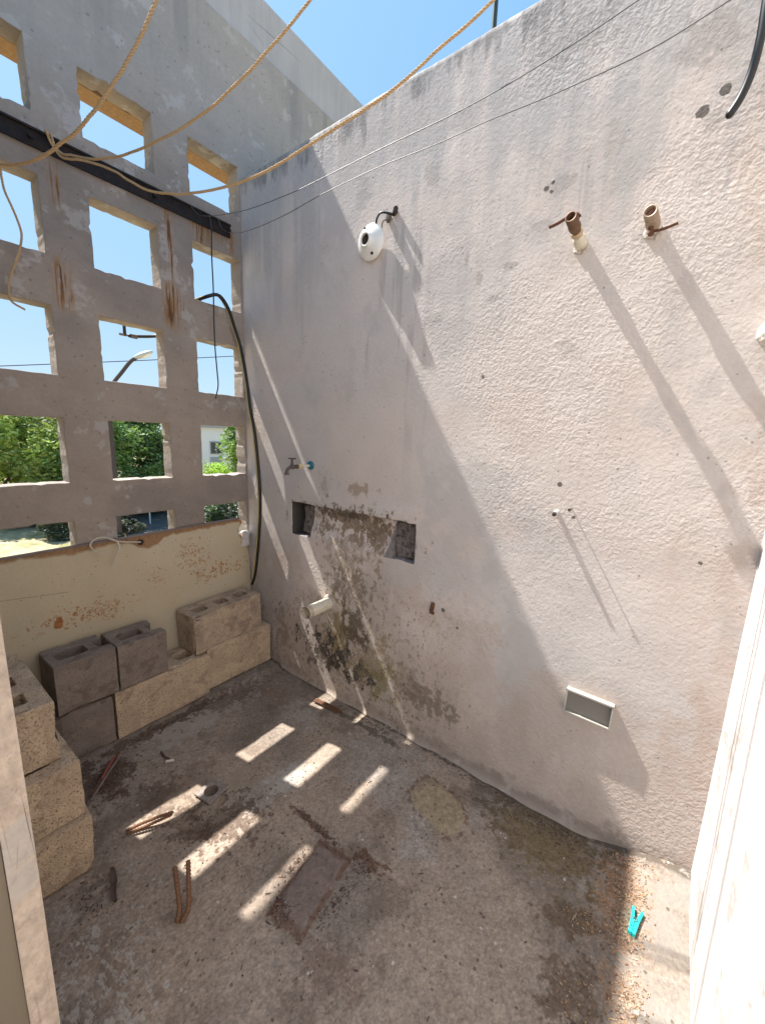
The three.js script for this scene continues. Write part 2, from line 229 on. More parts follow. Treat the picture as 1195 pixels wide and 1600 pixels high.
function wallUV(geo) {                                                        // the concrete map, one sheet over the whole wall
  const g = boxUV(geo, 1), uv = g.attributes.uv; for (let i = 0; i < uv.count; i++) uv.setXY(i, (uv.getX(i) - SZ0) / (SZ1 - SZ0), (uv.getY(i) - SY0) / (SY1 - SY0)); return g;
}
const parapetMat = std({ map: colorTex(1024, 512, SZ1 - SZ0, SY1 - SY0, (u, v, c) => { const k = 0.82 + 0.25 * fbm(u * 60, v * 5, 4, 0.6) + 0.12 * fbm(u * 9, v * 9, 3); c[0] = 0.46 * k; c[1] = 0.435 * k; c[2] = 0.425 * k; }), bumpMap: concreteMat.bumpMap, bumpScale: 0.001 });
const COLS = [[0.010, 0.201], [0.319, 0.513], [0.631, 0.824]];
const ROWS = [[1.822, 1.993], [1.478, 1.671], [1.151, 1.343], [0.832, 1.028], [0.515, 0.710]];
const screen = thing('pierced_wall', 'grey concrete wall pierced by a grid of square openings', 'wall');
{
  const sh = new THREE.Shape([new THREE.Vector2(-SZ1, 0), new THREE.Vector2(-SZ1, 2.436), new THREE.Vector2(1.4, 2.436), new THREE.Vector2(1.4, 0)].reverse());   // u = -z, v = y
  const edge = (a, b, n, k) => Array.from({ length: n }, (_, i) => { const t = i / n, e = i ? 1 : 0.4, am = 0.0018; const ch = 0.045 * Math.max(0, vn(t * 11 + k * 5.3, 44) - 0.80) * Math.sin(Math.PI * t), nx = (b[1] - a[1]) * 5, ny = -(b[0] - a[0]) * 5; const o = (s) => e * am * 2 * (fbm(t * 7 + k * 13.7, s, 3, 0.6) - 0.5) + (s === 3 ? nx : ny) * ch; return new THREE.Vector2(mix(a[0], b[0], t) + o(3), mix(a[1], b[1], t) + o(8)); });
  let k = 0;
  for (const [z0, z1] of COLS) for (const [y0, y1] of ROWS) {
    k++; const c = [[-z1, y0], [-z0, y0], [-z0, y1], [-z1, y1]]; const pts = []; for (let i = 0; i < 4; i++) pts.push(...edge(c[i], c[(i + 1) % 4], 14, k * 4 + i)); sh.holes.push(new THREE.Path(pts));
  }
  const g = new THREE.ExtrudeGeometry(sh, { depth: 0.059, bevelEnabled: true, bevelThickness: 0.003, bevelSize: 0.003, bevelOffset: -0.003, bevelSegments: 2, steps: 1 });
  g.rotateY(Math.PI / 2).translate(-0.062, 0, 0);                              // shape u runs to -z, depth to +x
  part('openwork_panel', wallUV(g), concreteMat, screen);
  part('parapet_band', wallUV(rough(box(-0.133, -0.028, 2.4365, 2.645, -1.4, SZ1), 0.003, 9, 0.12, 6)), parapetMat, screen);
  part('orange_facade_band', boxUV(box(-0.135, -0.0655, 1.9935, 2.436, -1.4, SZ1)), std({ map: fineMap(noisy(0.33, 0.195, 0.095, 0.3, 30), 0.25), roughness: 0.9 }), screen).userData.label = 'orange painted outer band of the wall';
}
part('eave', boxUV(box(-0.622, -0.136, 2.548, 2.62, -1.4, SZ1)), concreteMat, screen);
// black angle iron
const rustIron = std({ map: fineMap(noisy(0.016, 0.012, 0.012, 0.5, 40, [0.03, 0.016, 0.012]), 0.25), roughness: 0.85, metalness: 0.1 });
{
  const t = thing('angle_iron', 'long black steel angle bar across the pierced wall below its top openings', 'angle bar', [0, 1.757, 0.6]);
  part('upright_leg', boxUV(box(0.004, 0.010, -0.026, 0.018, -0.545, 0.75)), rustIron, t);
  part('flange', boxUV(box(0.0102, 0.017, 0.0125, 0.0178, -0.545, 0.75)), rustIron, t);
  const bolt = new THREE.CylinderGeometry(0.007, 0.007, 0.012, 6).rotateZ(Math.PI / 2);
  for (const z of [-0.535, -0.27, 0.04]) { const b = part('bolt', bolt, rustIron, t); b.position.set(0.016, -0.006, z); }
}

// ---------------------------------------------------------------- white wall on the right
{
  const w = 1024, map = colorTex(w, w, 1.2, 1.2, (x, y, c) => { const k = 0.95 + 0.08 * fbm(x * 9, y * 9, 4) + 0.03 * (vn(x * 200, y * 200) - 0.5); c[0] = 0.60 * k; c[1] = 0.56 * k; c[2] = 0.54 * k; blend(c, 0.40, 0.35, 0.31, 0.75 * ss(0.60, 0.72, fbm(x * 14 + 3, y * 14, 5, 0.65))); });
  const bump = bumpTex(w, w, 1.2, 1.2, (x, y) => 0.2 + 0.35 * vn(x * 120, y * 120) + 0.25 * vn(x * 260, y * 260) + 0.2 * fbm(x * 18, y * 18, 3));
  const m = std({ map, bumpMap: bump, bumpScale: 0.0016 });
  const g = sheetGrid(range(-0.12, 0.965, 90), [-0.03, ...range(0, 2.1, 150)], (z, y) => { return [1.645 - 0.002 * (fbm(z * 4, y * 4, 3) - 0.5), y, z]; }, (z, y) => [z / 1.2, y / 1.2]);
  const t = thing('white_wall', 'sunlit white stucco wall at the right edge', 'wall');
  part('stucco_face', g, m, t);
  part('masonry_core', box(1.655, 1.80, -0.05, 2.1, -0.12, 3.0), m, t);
}

// ---------------------------------------------------------------- house side with the doorway the view is taken from, and the room behind it
const jambMat = std({ map: colorTex(512, 512, 0.5, 0.5, (x, y, c) => { const k = 0.58 + 0.8 * fbm(x * 80, y * 60, 5, 0.72); c[0] = 0.47 * k; c[1] = 0.385 * k; c[2] = 0.31 * k; if (pit(x * 190, y * 170) < 0.16 * vn(x * 60, y * 60)) blend(c, 0.25, 0.19, 0.15, 0.5); blend(c, 0.42, 0.39, 0.36, 0.6 * ss(0.58, 0.68, fbm(x * 8, y * 8, 4))); }), bumpMap: bumpTex(512, 512, 0.5, 0.5, (x, y) => 0.2 + 0.4 * vn(x * 160, y * 160) + 0.3 * fbm(x * 40, y * 40, 3)), bumpScale: 0.004 });
{
  const t = thing('doorway_wall', 'tan rendered door jamb and house wall beside the stacked blocks', 'wall');
  part('jamb_wall', boxUV(rough(box(-0.06, 0.95, -0.03, 2.0, 0.9575, 0.984), 0.0010, 60, 0.05, 7), 0.5), jambMat, t);
  part('inner_wall', boxUV(box(-0.06, 0.925, -0.03, 2.0, 0.9855, 1.10), 0.5), jambMat, t);
  const fr = thing('sliding_door_frame', 'beige metal door frame at the lower left edge', 'door frame', [0.93, 0, 1.0]);
  const alu = std({ color: lin(0.20, 0.165, 0.12), roughness: 0.5, metalness: 0.2 });
  part('stile', box(-0.004, 0.016, 0.0, 1.99, -0.0155, 0.010), alu, fr);
  part('track', box(-0.004, 0.006, 0.0, 1.99, 0.011, 0.022), std({ color: lin(0.03, 0.028, 0.026), roughness: 0.6 }), fr);
  part('stile', box(-0.004, 0.016, 0.0, 1.99, 0.023, 0.045), alu, fr);
  structure('terrace_floor', boxUV(box(-0.13, 1.655, -0.075, -0.012, 1.101, 3.1), 0.5), jambMat, 'tan terrace floor behind the door jamb', 'floor');
}

// ---------------------------------------------------------------- floor
const FX = 1.70, FZ = 1.14;
const rectQ = (x, z) => { const a = 0.15, dx = x - 0.961, dz = z - 0.523, u = dx * Math.cos(a) - dz * Math.sin(a), v = dx * Math.sin(a) + dz * Math.cos(a); return Math.max(Math.abs(u) / 0.042, Math.abs(v) / 0.083); };
const floorY = (x, z) => {
  let h = 0.006 * (fbm(x * 4, z * 4, 3) - 0.5) + 0.0025 * (fbm(x * 22, z * 22, 3) - 0.5);
  h += 0.005 * ss(1.05, 0.97, rectQ(x, z) + 0.06 * (vn(x * 60, z * 60) - 0.5));
  h += 0.012 * ss(0.235, 0.20, x + 0.02 * vn(z * 20, 3)) * ss(0.33, 0.29, z);            // mortar bed under the end of the block row
  h += 0.005 * ss(1.08, 0.94, Math.hypot((x - 1.085) / 0.085, (z - 0.168) / 0.062) + 0.1 * (vn(x * 50, z * 50) - 0.5));
  h += 0.026 * ss(1.38, 1.60, x) + 0.030 * ss(1.46, 1.64, x) * ss(0.13, 0.0, z);
  h -= 0.008 * ss(0.14, 0.05, Math.hypot(x - 0.56, z - 0.531));
  return h;
};
{
  const w = 2048, h = 1376;
  const map = colorTex(w, h, FX, FZ, (x, v, c) => {
    const z = FZ - v, big = fbm(x * 4, z * 4 + 7, 4), mid = fbm(x * 17, z * 17, 5, 0.6), fine = vn(x * 330, z * 330), gr = fbm(x * 120, z * 120, 3, 0.6);
    c[0] = 0.345; c[1] = 0.272; c[2] = 0.212; blend(c, 0.25, 0.2, 0.16, ss(0.42, 0.62, big)); blend(c, 0.36, 0.31, 0.27, 0.7 * ss(0.52, 0.68, fbm(x * 6 + 12, z * 6, 5, 0.6)));
    scl(c, 0.74 + 0.42 * mid); scl(c, 0.48 + 0.94 * fbm(x * 150, z * 150, 4, 0.8)); scl(c, 0.84 + 0.32 * fine);
    const dirt = fbm(x * 9 + 50, z * 9, 5, 0.62); blend(c, 0.125, 0.085, 0.06, 0.45 * ss(0.60, 0.72, dirt));
    // pale cement near the jamb and in front of the block row
    blend(c, 0.44, 0.41, 0.37, 0.65 * blot(x, z, 0.78, 0.87, 0.13, 0.09, 80, 1.6) * ss(0.50, 0.64, fbm(x * 60 + z * 25, z * 150, 4, 0.7))); blend(c, 0.40, 0.36, 0.32, 0.55 * blot(x, z, 0.26, 0.40, 0.07, 0.22, 60, 1.2)); blend(c, 0.43, 0.40, 0.36, 0.6 * blot(x, z, 0.69, 0.36, 0.05, 0.08, 40, 0.7));
    // brown soil along the blocks and round marks
    for (const [cx, cz, rx, rz, r, g, b, a, f] of [[0.195, 0.50, 0.03, 0.26, 0.10, 0.062, 0.042, 0.85, 70], [0.29, 0.70, 0.09, 0.08, 0.10, 0.060, 0.042, 0.9, 60], [0.62, 0.62, 0.08, 0.05, 0.12, 0.080, 0.055, 0.8, 80], [0.68, 0.55, 0.09, 0.09, 0.11, 0.072, 0.05, 0.85, 80], [0.48, 0.62, 0.08, 0.07, 0.12, 0.08, 0.055, 0.7, 80], [0.24, 0.25, 0.05, 0.14, 0.13, 0.085, 0.06, 0.7, 80], [0.84, 0.42, 0.11, 0.010, 0.11, 0.065, 0.045, 0.9, 90], [1.03, 0.40, 0.05, 0.02, 0.12, 0.062, 0.038, 0.9, 70], [1.10, 0.60, 0.07, 0.05, 0.16, 0.10, 0.07, 0.5, 90], [0.60, 0.84, 0.05, 0.04, 0.13, 0.09, 0.07, 0.6, 80], [0.34, 0.14, 0.07, 0.05, 0.21, 0.15, 0.105, 0.85, 50],
      [1.175, 0.083, 0.032, 0.010, 0.10, 0.085, 0.05, 0.9, 60], [1.36, 0.075, 0.17, 0.10, 0.125, 0.09, 0.052, 0.95, 60], [1.36, 0.10, 0.12, 0.08, 0.20, 0.15, 0.08, 0.6, 110], [1.27, 0.03, 0.14, 0.03, 0.15, 0.11, 0.07, 0.8, 60], [1.45, 0.23, 0.07, 0.05, 0.13, 0.085, 0.05, 0.85, 60], [1.47, 0.36, 0.05, 0.07, 0.13, 0.085, 0.055, 0.8, 60], [1.53, 0.11, 0.06, 0.08, 0.30, 0.175, 0.10, 0.9, 120], [1.545, 0.30, 0.05, 0.05, 0.30, 0.18, 0.11, 0.7, 90], [1.535, 0.19, 0.045, 0.05, 0.28, 0.165, 0.10, 0.9, 120], [0.75, 0.06, 0.16, 0.014, 0.09, 0.07, 0.05, 0.8, 70]])
      { const m = blot(x, z, cx, cz, rx, rz, f, 1.2) * (0.65 + 0.6 * gr); if (m > 0) { const k = 0.7 + 0.6 * fine; blend(c, r * k, g * k, b * k, a * m); } }
    // paler dust in the sunlit strip
    blend(c, 0.25, 0.228, 0.20, 0.75 * ss(1.50, 1.60, x + 0.05 * (fbm(x * 20, z * 20, 4) - 0.5)) * ss(0.62, 0.42, dirt));
    // tan round mark with a rim of crumbs
    const q = Math.pow(Math.abs((x - 1.085) / 0.082) ** 3 + Math.abs((z - 0.168 - 0.25 * (x - 1.085)) / 0.060) ** 3, 1 / 3) + 0.18 * (fbm(x * 60, z * 60, 3) - 0.5); blend(c, 0.33 * (0.5 + gr), 0.255 * (0.5 + gr), 0.16 * (0.5 + gr), 0.8 * ss(1.04, 0.92, q)); blend(c, 0.15, 0.09, 0.06, 0.8 * ss(0.12, 0.03, Math.abs(q - 1.05)) * ss(0.4, 0.6, gr));
    // rectangular print of a lifted tile, rusty crumbs along its sides
    const t = rectQ(x, z) + 0.15 * (fbm(x * 55, z * 55, 4, 0.65) - 0.5); blend(c, 0.185 * (0.6 + 0.8 * gr), 0.135 * (0.6 + 0.8 * gr), 0.115 * (0.6 + 0.8 * gr), 0.8 * ss(1.02, 0.96, t)); blend(c, 0.11, 0.055, 0.034, 0.95 * ss(0.20, 0.04, Math.abs(t - 1.05)) * ss(0.22, 0.42, fbm(x * 45, z * 45 + 9, 4, 0.6)) * (0.5 + 0.6 * fine));
    // ring left by the drain cover
    const r = Math.hypot((x - 0.56) / 1.0, (z - 0.52) / 1.15); blend(c, 0.30, 0.235, 0.175, 0.55 * ss(0.125, 0.115, r + 0.012 * vn(x * 50, z * 50)) * ss(0.4, 0.6, fbm(x * 30, z * 30, 3)));
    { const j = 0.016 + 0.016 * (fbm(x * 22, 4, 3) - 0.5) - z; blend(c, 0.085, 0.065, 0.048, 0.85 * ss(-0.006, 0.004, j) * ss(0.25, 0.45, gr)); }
    const s = pit(x * 55, z * 55), hs = hsh(Math.floor(x * 55) + 5, Math.floor(z * 55) + 9); if (s < 0.13 + 0.08 * fine) { if (hs > 0.90) blend(c, 0.07, 0.048, 0.035, 0.7); else if (hs < 0.012) blend(c, 0.6, 0.56, 0.5, 0.7); }
  });
  const bump = bumpTex(w, h, FX, FZ, (x, v) => { const z = FZ - v, s = pit(x * 75, z * 75); return 0.2 + 0.30 * fbm(x * 70, z * 70, 4, 0.65) + 0.22 * vn(x * 260, z * 260) + 0.15 * fbm(x * 16, z * 16, 3) - 0.12 * ss(0.18, 0.05, s); });
  const g = sheetGrid(range(-0.03, FX - 0.03, 210), range(-0.04, FZ - 0.04, 150), (x, z) => [x, floorY(x, z), z], (x, z) => [x / FX, 1 - z / FZ], (x, z) => Math.hypot(x - 0.56, z - 0.531) > 0.024);
  g.index.array.reverse(); g.computeVertexNormals();
  const f = structure('floor', g, std({ map, bumpMap: bump, bumpScale: 0.0042, roughness: 0.92 }), 'stained concrete floor of the yard', 'floor');
}

// ---------------------------------------------------------------- concrete blocks
const blockTex = (r, g, b, r2, g2, b2, dens) => colorTex(512, 512, 0.4, 0.4, (x, y, c) => { const m = fbm(x * 30, y * 30, 5, 0.65), fine = vn(x * 300, y * 300), k = 0.70 + 0.45 * m + 0.22 * fine; c[0] = r * k; c[1] = g * k; c[2] = b * k; blend(c, r2, g2, b2, 0.7 * ss(0.5, 0.68, fbm(x * 12 + 4, y * 12, 5, 0.6))); blend(c, r * 0.55, g * 0.5, b * 0.5, 0.6 * ss(0.56, 0.70, fbm(x * 22 + 31, y * 22, 5, 0.65))); const p = pit(x * 210, y * 210), hs = hsh(Math.floor(x * 210), Math.floor(y * 210) + 3); if (hs < dens * 0.6 && p < 0.30) blend(c, r * 0.42, g * 0.38, b * 0.35, 0.7); const p2 = pit(x * 60 + 9, y * 60); if (p2 < 0.10 && hs < dens * 0.5) blend(c, r * 0.3, g * 0.27, b * 0.25, 0.75); });
const blockBump = bumpTex(512, 512, 0.4, 0.4, (x, y) => { const p = pit(x * 210, y * 210), p2 = pit(x * 60 + 9, y * 60); return 0.45 + 0.2 * vn(x * 260, y * 260) + 0.3 * (fbm(x * 50, y * 50, 3) - 0.5) - 0.25 * ss(0.34, 0.1, p) - 0.3 * ss(0.18, 0.06, p2); });
const tanBlock = std({ map: blockTex(0.55, 0.42, 0.29, 0.46, 0.345, 0.245, 0.6), bumpMap: blockBump, bumpScale: 0.0034 });
const greyBlock = std({ map: blockTex(0.245, 0.198, 0.165, 0.205, 0.165, 0.14, 0.22), bumpMap: blockBump, bumpScale: 0.002 });
const dirtyBlock = std({ map: blockTex(0.46, 0.35, 0.25, 0.30, 0.235, 0.19, 0.5), bumpMap: blockBump, bumpScale: 0.0034 });
const rectPath = (x0, x1, y0, y1, r) => { const p = new THREE.Path(); p.moveTo(x0 + r, y0); p.lineTo(x1 - r, y0); p.quadraticCurveTo(x1, y0, x1, y0 + r); p.lineTo(x1, y1 - r); p.quadraticCurveTo(x1, y1, x1 - r, y1); p.lineTo(x0 + r, y1); p.quadraticCurveTo(x0, y1, x0, y1 - r); p.lineTo(x0, y0 + r); p.quadraticCurveTo(x0, y0, x0 + r, y0); return p; };
function blockGeo(L, W, H, holes, outline) {                                   // L along the shape's u, W along v, hollow cells run through H; sits on y = 0
  const sh = new THREE.Shape(outline ?? [new THREE.Vector2(-L / 2, -W / 2), new THREE.Vector2(L / 2, -W / 2), new THREE.Vector2(L / 2, W / 2), new THREE.Vector2(-L / 2, W / 2)]);
  for (const [u0, u1, v0, v1, r] of holes) sh.holes.push(rectPath(u0, u1, v0, v1, r));
  const b = 0.0032, g = new THREE.ExtrudeGeometry(sh, { depth: H - 2 * b, bevelEnabled: true, bevelThickness: b, bevelSize: b, bevelOffset: -b, bevelSegments: 2, curveSegments: 4 });
  g.rotateX(-Math.PI / 2).translate(0, b, 0);                                   // u -> x, v -> -z, depth -> y
  const q = rough(g, 0.0012, 60, 0.016, 6), P = q.attributes.position; { const o = rnd() * 50; for (let i = 0; i < P.count; i++) { const x = P.getX(i), y = P.getY(i), z = P.getZ(i), ex = Math.abs(x) > L / 2 - 0.014, ey = y < 0.014 || y > H - 0.014, ez = Math.abs(z) > W / 2 - 0.014; if (ex + ey + ez > 1) { const k = 0.007 * ss(0.08, 0.24, n3(x * 24 + o, y * 24, z * 24 - o)) * (ex + ey + ez === 3 ? 1.6 : 1); P.setXYZ(i, x - Math.sign(x) * k * (ex ? 1 : 0), y + (y < H / 2 ? k * 0.3 : -k) * (ey ? 1 : 0), z - Math.sign(z) * k * (ez ? 1 : 0)); } } q.computeVertexNormals(); } return boxUV(q, 0.4, rnd(), rnd());
}
function block(geo, mat, pos, ry, label, tilt = [0, 0]) { const m = solo('concrete_block', geo, mat, label, 'concrete block', pos, 'loose concrete blocks on the yard floor'); m.rotation.set(tilt[0], ry, tilt[1]); return m; }
const H3 = (L, W) => [-1, 0, 1].map((i) => [i * L * 0.30 - L * 0.088, i * L * 0.30 + L * 0.088, -W * 0.20, W * 0.20, 0.010]);
{
  const up = Math.PI / 2;                                                       // long side along z
  block(blockGeo(0.312, 0.135, 0.166, H3(0.312, 0.135)), tanBlock, [0.088, 0.002, 0.459], up, 'long tan block in the bottom row, beside the grey blocks');
  block(blockGeo(0.288, 0.135, 0.170, H3(0.288, 0.135)), tanBlock, [0.086, 0.016, 0.157], up - 0.012, 'tan block in the bottom row against the stucco wall');
  block(blockGeo(0.297, 0.118, 0.153, H3(0.297, 0.118)), dirtyBlock, [0.083, 0.178, 0.194], up + 0.02, 'dirty three-hole block lying on top of the row near the corner', [0, 0.035]);
  const notch = (L, W) => [new THREE.Vector2(-L / 2, -W / 2), new THREE.Vector2(L / 2, -W / 2), new THREE.Vector2(L / 2, -W / 2 + 0.034), new THREE.Vector2(L / 2 - 0.030, -W / 2 + 0.038), new THREE.Vector2(L / 2 - 0.034, W / 2 - 0.038), new THREE.Vector2(L / 2 - 0.008, W / 2 - 0.032), new THREE.Vector2(L / 2 - 0.004, W / 2), new THREE.Vector2(-L / 2, W / 2)];
  block(blockGeo(0.157, 0.135, 0.156, [[-0.056, 0.022, -0.028, 0.028, 0.012]], notch(0.157, 0.135)), greyBlock, [0.089, 0.170, 0.682], up + 0.03, 'broken grey half block on the left, set on another grey block');
  block(blockGeo(0.150, 0.132, 0.152, [[-0.052, 0.020, -0.026, 0.026, 0.012]], notch(0.150, 0.132)), greyBlock, [0.088, 0.170, 0.522], up + 0.015, 'broken grey half block sitting on the tan row');
  block(blockGeo(0.150, 0.130, 0.165, [[-0.050, 0.022, -0.028, 0.028, 0.012]]), greyBlock, [0.086, 0.002, 0.695], up - 0.02, 'grey block on the floor beneath the broken half block');
  block(blockGeo(0.31, 0.148, 0.136, H3(0.31, 0.148)), tanBlock, [0.384, 0.002, 0.868], -0.05, 'lowest tan block of the stack by the door jamb');
  block(blockGeo(0.31, 0.140, 0.139, H3(0.31, 0.140)), tanBlock, [0.372, 0.139, 0.880], 0.015, 'middle tan block of the stack by the door jamb');
  block(blockGeo(0.31, 0.124, 0.142, [-1, 0, 1].map((i) => [i * 0.093 - 0.026, i * 0.093 + 0.026, -0.030, 0.026, 0.007])), tanBlock, [0.338, 0.279, 0.894], 0.0, 'top tan block of the stack by the door jamb, three square holes');
}

// ---------------------------------------------------------------- rusty metal sheet behind the blocks
{
  const Y = 0.64, Z = 0.95;
  const map = colorTex(1100, 760, Z, Y, (z, y, c) => {
    const m = fbm(z * 12, y * 12, 4), fine = vn(z * 260, y * 260); c[0] = 0.58; c[1] = 0.485; c[2] = 0.335; scl(c, 0.92 + 0.14 * m); scl(c, 0.97 + 0.06 * fine); blend(c, 0.62, 0.54, 0.40, 0.5 * ss(0.5, 0.7, fbm(z * 5 + 8, y * 5, 3)));
    const top = y - 0.612 + 0.035 * (fbm(z * 14, 3, 4, 0.6) - 0.45) + 0.030 * Math.exp(-(((z - 0.43) / 0.06) ** 2)); const rm = ss(0.0, 0.012, top); blend(c, 0.30 * (0.7 + 0.6 * fine), 0.15 * (0.7 + 0.6 * fine), 0.055, 0.9 * rm);
    for (const [cz, cy, rz, ry, a, f] of [[0.16, 0.44, 0.10, 0.035, 0.95, 150], [0.26, 0.52, 0.06, 0.06, 0.7, 170], [0.62, 0.40, 0.12, 0.035, 0.8, 170], [0.70, 0.395, 0.012, 0.026, 1, 60], [0.66, 0.41, 0.012, 0.010, 1, 60], [0.40, 0.47, 0.03, 0.03, 0.6, 190], [0.04, 0.56, 0.018, 0.04, 0.9, 70], [0.03, 0.615, 0.03, 0.02, 1, 60]]) {
      const q = blot(z, y, cz, cy, rz, ry, f * 0.5, 1.6) * (f > 100 ? ss(0.50, 0.60, vn(z * 420, y * 420) * 0.55 + 0.45 * vn(z * 190 + 3, y * 190)) : 1); if (q > 0) blend(c, 0.40 * (0.55 + 0.8 * fine), 0.165 * (0.55 + 0.8 * fine), 0.045, a * q);
    }
    const s = pit(z * 70, y * 70), hs = hsh(Math.floor(z * 70) + 1, Math.floor(y * 70)); if (hs > 0.94 && s < 0.05 + 0.12 * fine) blend(c, 0.20, 0.10, 0.05, 0.8);
    if (Math.abs(y - 0.505 - (z - 0.8) * 0.12) < 0.0012 && z > 0.66 && fine > 0.3) blend(c, 0.2, 0.14, 0.1, 0.6);
  });
  const bump = bumpTex(512, 384, Z, Y, (z, y) => 0.5 * fbm(z * 8, y * 8, 3) + 0.1 * vn(z * 180, y * 180));
  const pts = [new THREE.Vector2(0, 0), new THREE.Vector2(0.95, 0), new THREE.Vector2(0.95, 0.622), new THREE.Vector2(0.052, 0.637)];
  for (const [z, y] of [[0.040, 0.628], [0.047, 0.612], [0.056, 0.598], [0.064, 0.588], [0.058, 0.574], [0.040, 0.560], [0.028, 0.548], [0.024, 0.52], [0.012, 0.48], [0.008, 0.42], [0.006, 0.30]]) pts.push(new THREE.Vector2(z, y));
  const g = new THREE.ExtrudeGeometry(new THREE.Shape(pts.map((p) => new THREE.Vector2(-p.x, p.y)).reverse()), { depth: 0.004, bevelEnabled: false }); g.rotateY(Math.PI / 2).translate(0.006, 0, 0);
  const b = rough(g, 0.0012, 10, 0.05, 6), p = b.attributes.position, uv = new Float32Array(p.count * 2); for (let i = 0; i < p.count; i++) { uv[i * 2] = p.getZ(i) / Z; uv[i * 2 + 1] = p.getY(i) / Y; } b.setAttribute('uv', new THREE.BufferAttribute(uv, 2));
  const t = thing('metal_sheet', 'beige painted metal sheet with rust spots leaning behind the blocks', 'metal sheet');
  part('panel', b, std({ map, bumpMap: bump, bumpScale: 0.003, roughness: 0.55, metalness: 0.1 }), t);
  const rim = new THREE.BoxGeometry(0.014, 0.006, 0.895).translate(0.006, 0, 0); const r = part('folded_rim', rim, std({ map: fineMap(noisy(0.24, 0.19, 0.165, 0.4, 40, [0.22, 0.10, 0.04]), 0.25), roughness: 0.7 }), t); r.position.set(0.002, 0.634, 0.502); r.rotation.x = 0.0167;
  part('bolt_head', new THREE.CylinderGeometry(0.009, 0.011, 0.010, 6).rotateZ(Math.PI / 2).translate(0.015, 0.612, 0.452), std({ color: lin(0.05, 0.03, 0.02), roughness: 0.9 }), t);
  const wm = std({ color: lin(0.62, 0.55, 0.43), roughness: 0.6 });
  const wire = thing('tie_wire', 'loop of pale wire tied to the top of the rusty metal sheet', 'wire', [0.02, 0.6, 0.53]);
  part('loop', capped([[0.002, 0.014, -0.075], [0.004, 0.020, -0.045], [0.008, 0.034, 0.004], [0.006, 0.050, 0.030], [0.010, 0.050, 0.060], [0.018, 0.036, 0.076], [0.016, 0.014, 0.066], [0.012, -0.004, 0.040]], 0.0026, 60), wm, wire);
  part('tail', capped([[0.008, 0.046, 0.022], [0.012, 0.030, -0.002], [0.018, 0.004, -0.004], [0.022, -0.018, 0.010], [0.024, -0.044, 0.022]], 0.0026, 40), wm, wire);
  solo('mortar_lump', boxUV(rough(new RoundedBoxGeometry(0.03, 0.075, 0.035, 3, 0.010), 0.008, 50, 0.012)), std({ color: lin(0.62, 0.58, 0.54) }), 'crumbling white mortar lump in the corner by the torn sheet', 'mortar', [0.008, 0.545, 0.028]);
}

// ---------------------------------------------------------------- ropes, wires, cables
const ropeMat = std({ map: (() => { const t = colorTex(64, 256, 0.1, 0.4, (x, y, c) => { const k = 0.72 + 0.5 * vn(x * 300, y * 40) * vn(x * 700, y * 120 + 5) * 1.4; c[0] = 0.66 * k; c[1] = 0.43 * k; c[2] = 0.21 * k; blend(c, 0.30, 0.22, 0.14, 0.5 * ss(0.5, 0.7, vn(x * 30, y * 24 + 3))); }); t.repeat.set(60, 2); return t; })(), roughness: 0.85 });
function rope(name, label, pts, r, mat = ropeMat) {
  const t = thing(name, label, 'rope', pts[0]); const c0 = curve(pts.map((p) => [p[0] - pts[0][0], p[1] - pts[0][1], p[2] - pts[0][2]])), m0 = Math.round(c0.getLength() / 0.03), c = new THREE.CatmullRomCurve3(Array.from({ length: m0 + 1 }, (_, i) => { const o = c0.getPointAt(i / m0), e = i && i < m0 ? 0.0016 : 0; return o.set(o.x + rr(-e, e) * 0.5, o.y + rr(-e, e) * 0.5, o.z + rr(-e, e) * 0.5); })), len = c.getLength(), n = Math.max(24, Math.round(len / 0.0035)), fr = c.computeFrenetFrames(n, false);
  for (let s = 0; s < 3; s++) {
    const q = []; for (let i = 0; i <= n; i++) { const a = s * 2 * Math.PI / 3 + i * len / n / (r * 6.5) * 2 * Math.PI, o = c.getPointAt(i / n); const r2 = 0.52 * r * (0.92 + 0.16 * vn(i * 0.03, s * 7 + r * 9000)); o.addScaledVector(fr.normals[i], Math.cos(a) * r2).addScaledVector(fr.binormals[i], Math.sin(a) * r2); q.push(o); }
    part('strand', new THREE.TubeGeometry(new THREE.CatmullRomCurve3(q), n, r * 0.56, 6, false), mat, t);
  }
  return t;
}
rope('rope', 'orange clothesline rope nearest the left edge, rising steeply', [[0.020, 1.700, 0.80], [0.055, 1.640, 0.765], [0.12, 1.604, 0.733], [0.164, 1.603, 0.707], [0.209, 1.612, 0.682], [0.262, 1.639, 0.651], [0.299, 1.663, 0.629], [0.359, 1.718, 0.595], [0.418, 1.789, 0.561], [0.459, 1.850, 0.537], [0.483, 1.892, 0.523], [0.62, 2.16, 0.45], [0.70, 2.34, 0.40]], 0.0037);
rope('rope', 'middle clothesline rope, tied to the black angle bar and rising to the right', [[0.030, 1.775, 0.600], [0.029, 1.739, 0.588], [0.082, 1.719, 0.569], [0.144, 1.702, 0.546], [0.216, 1.695, 0.520], [0.287, 1.699, 0.495], [0.447, 1.734, 0.436], [0.534, 1.770, 0.405], [0.616, 1.816, 0.375], [0.692, 1.867, 0.347], [0.742, 1.904, 0.329], [0.95, 2.05, 0.26], [1.25, 2.30, 0.15]], 0.0031);
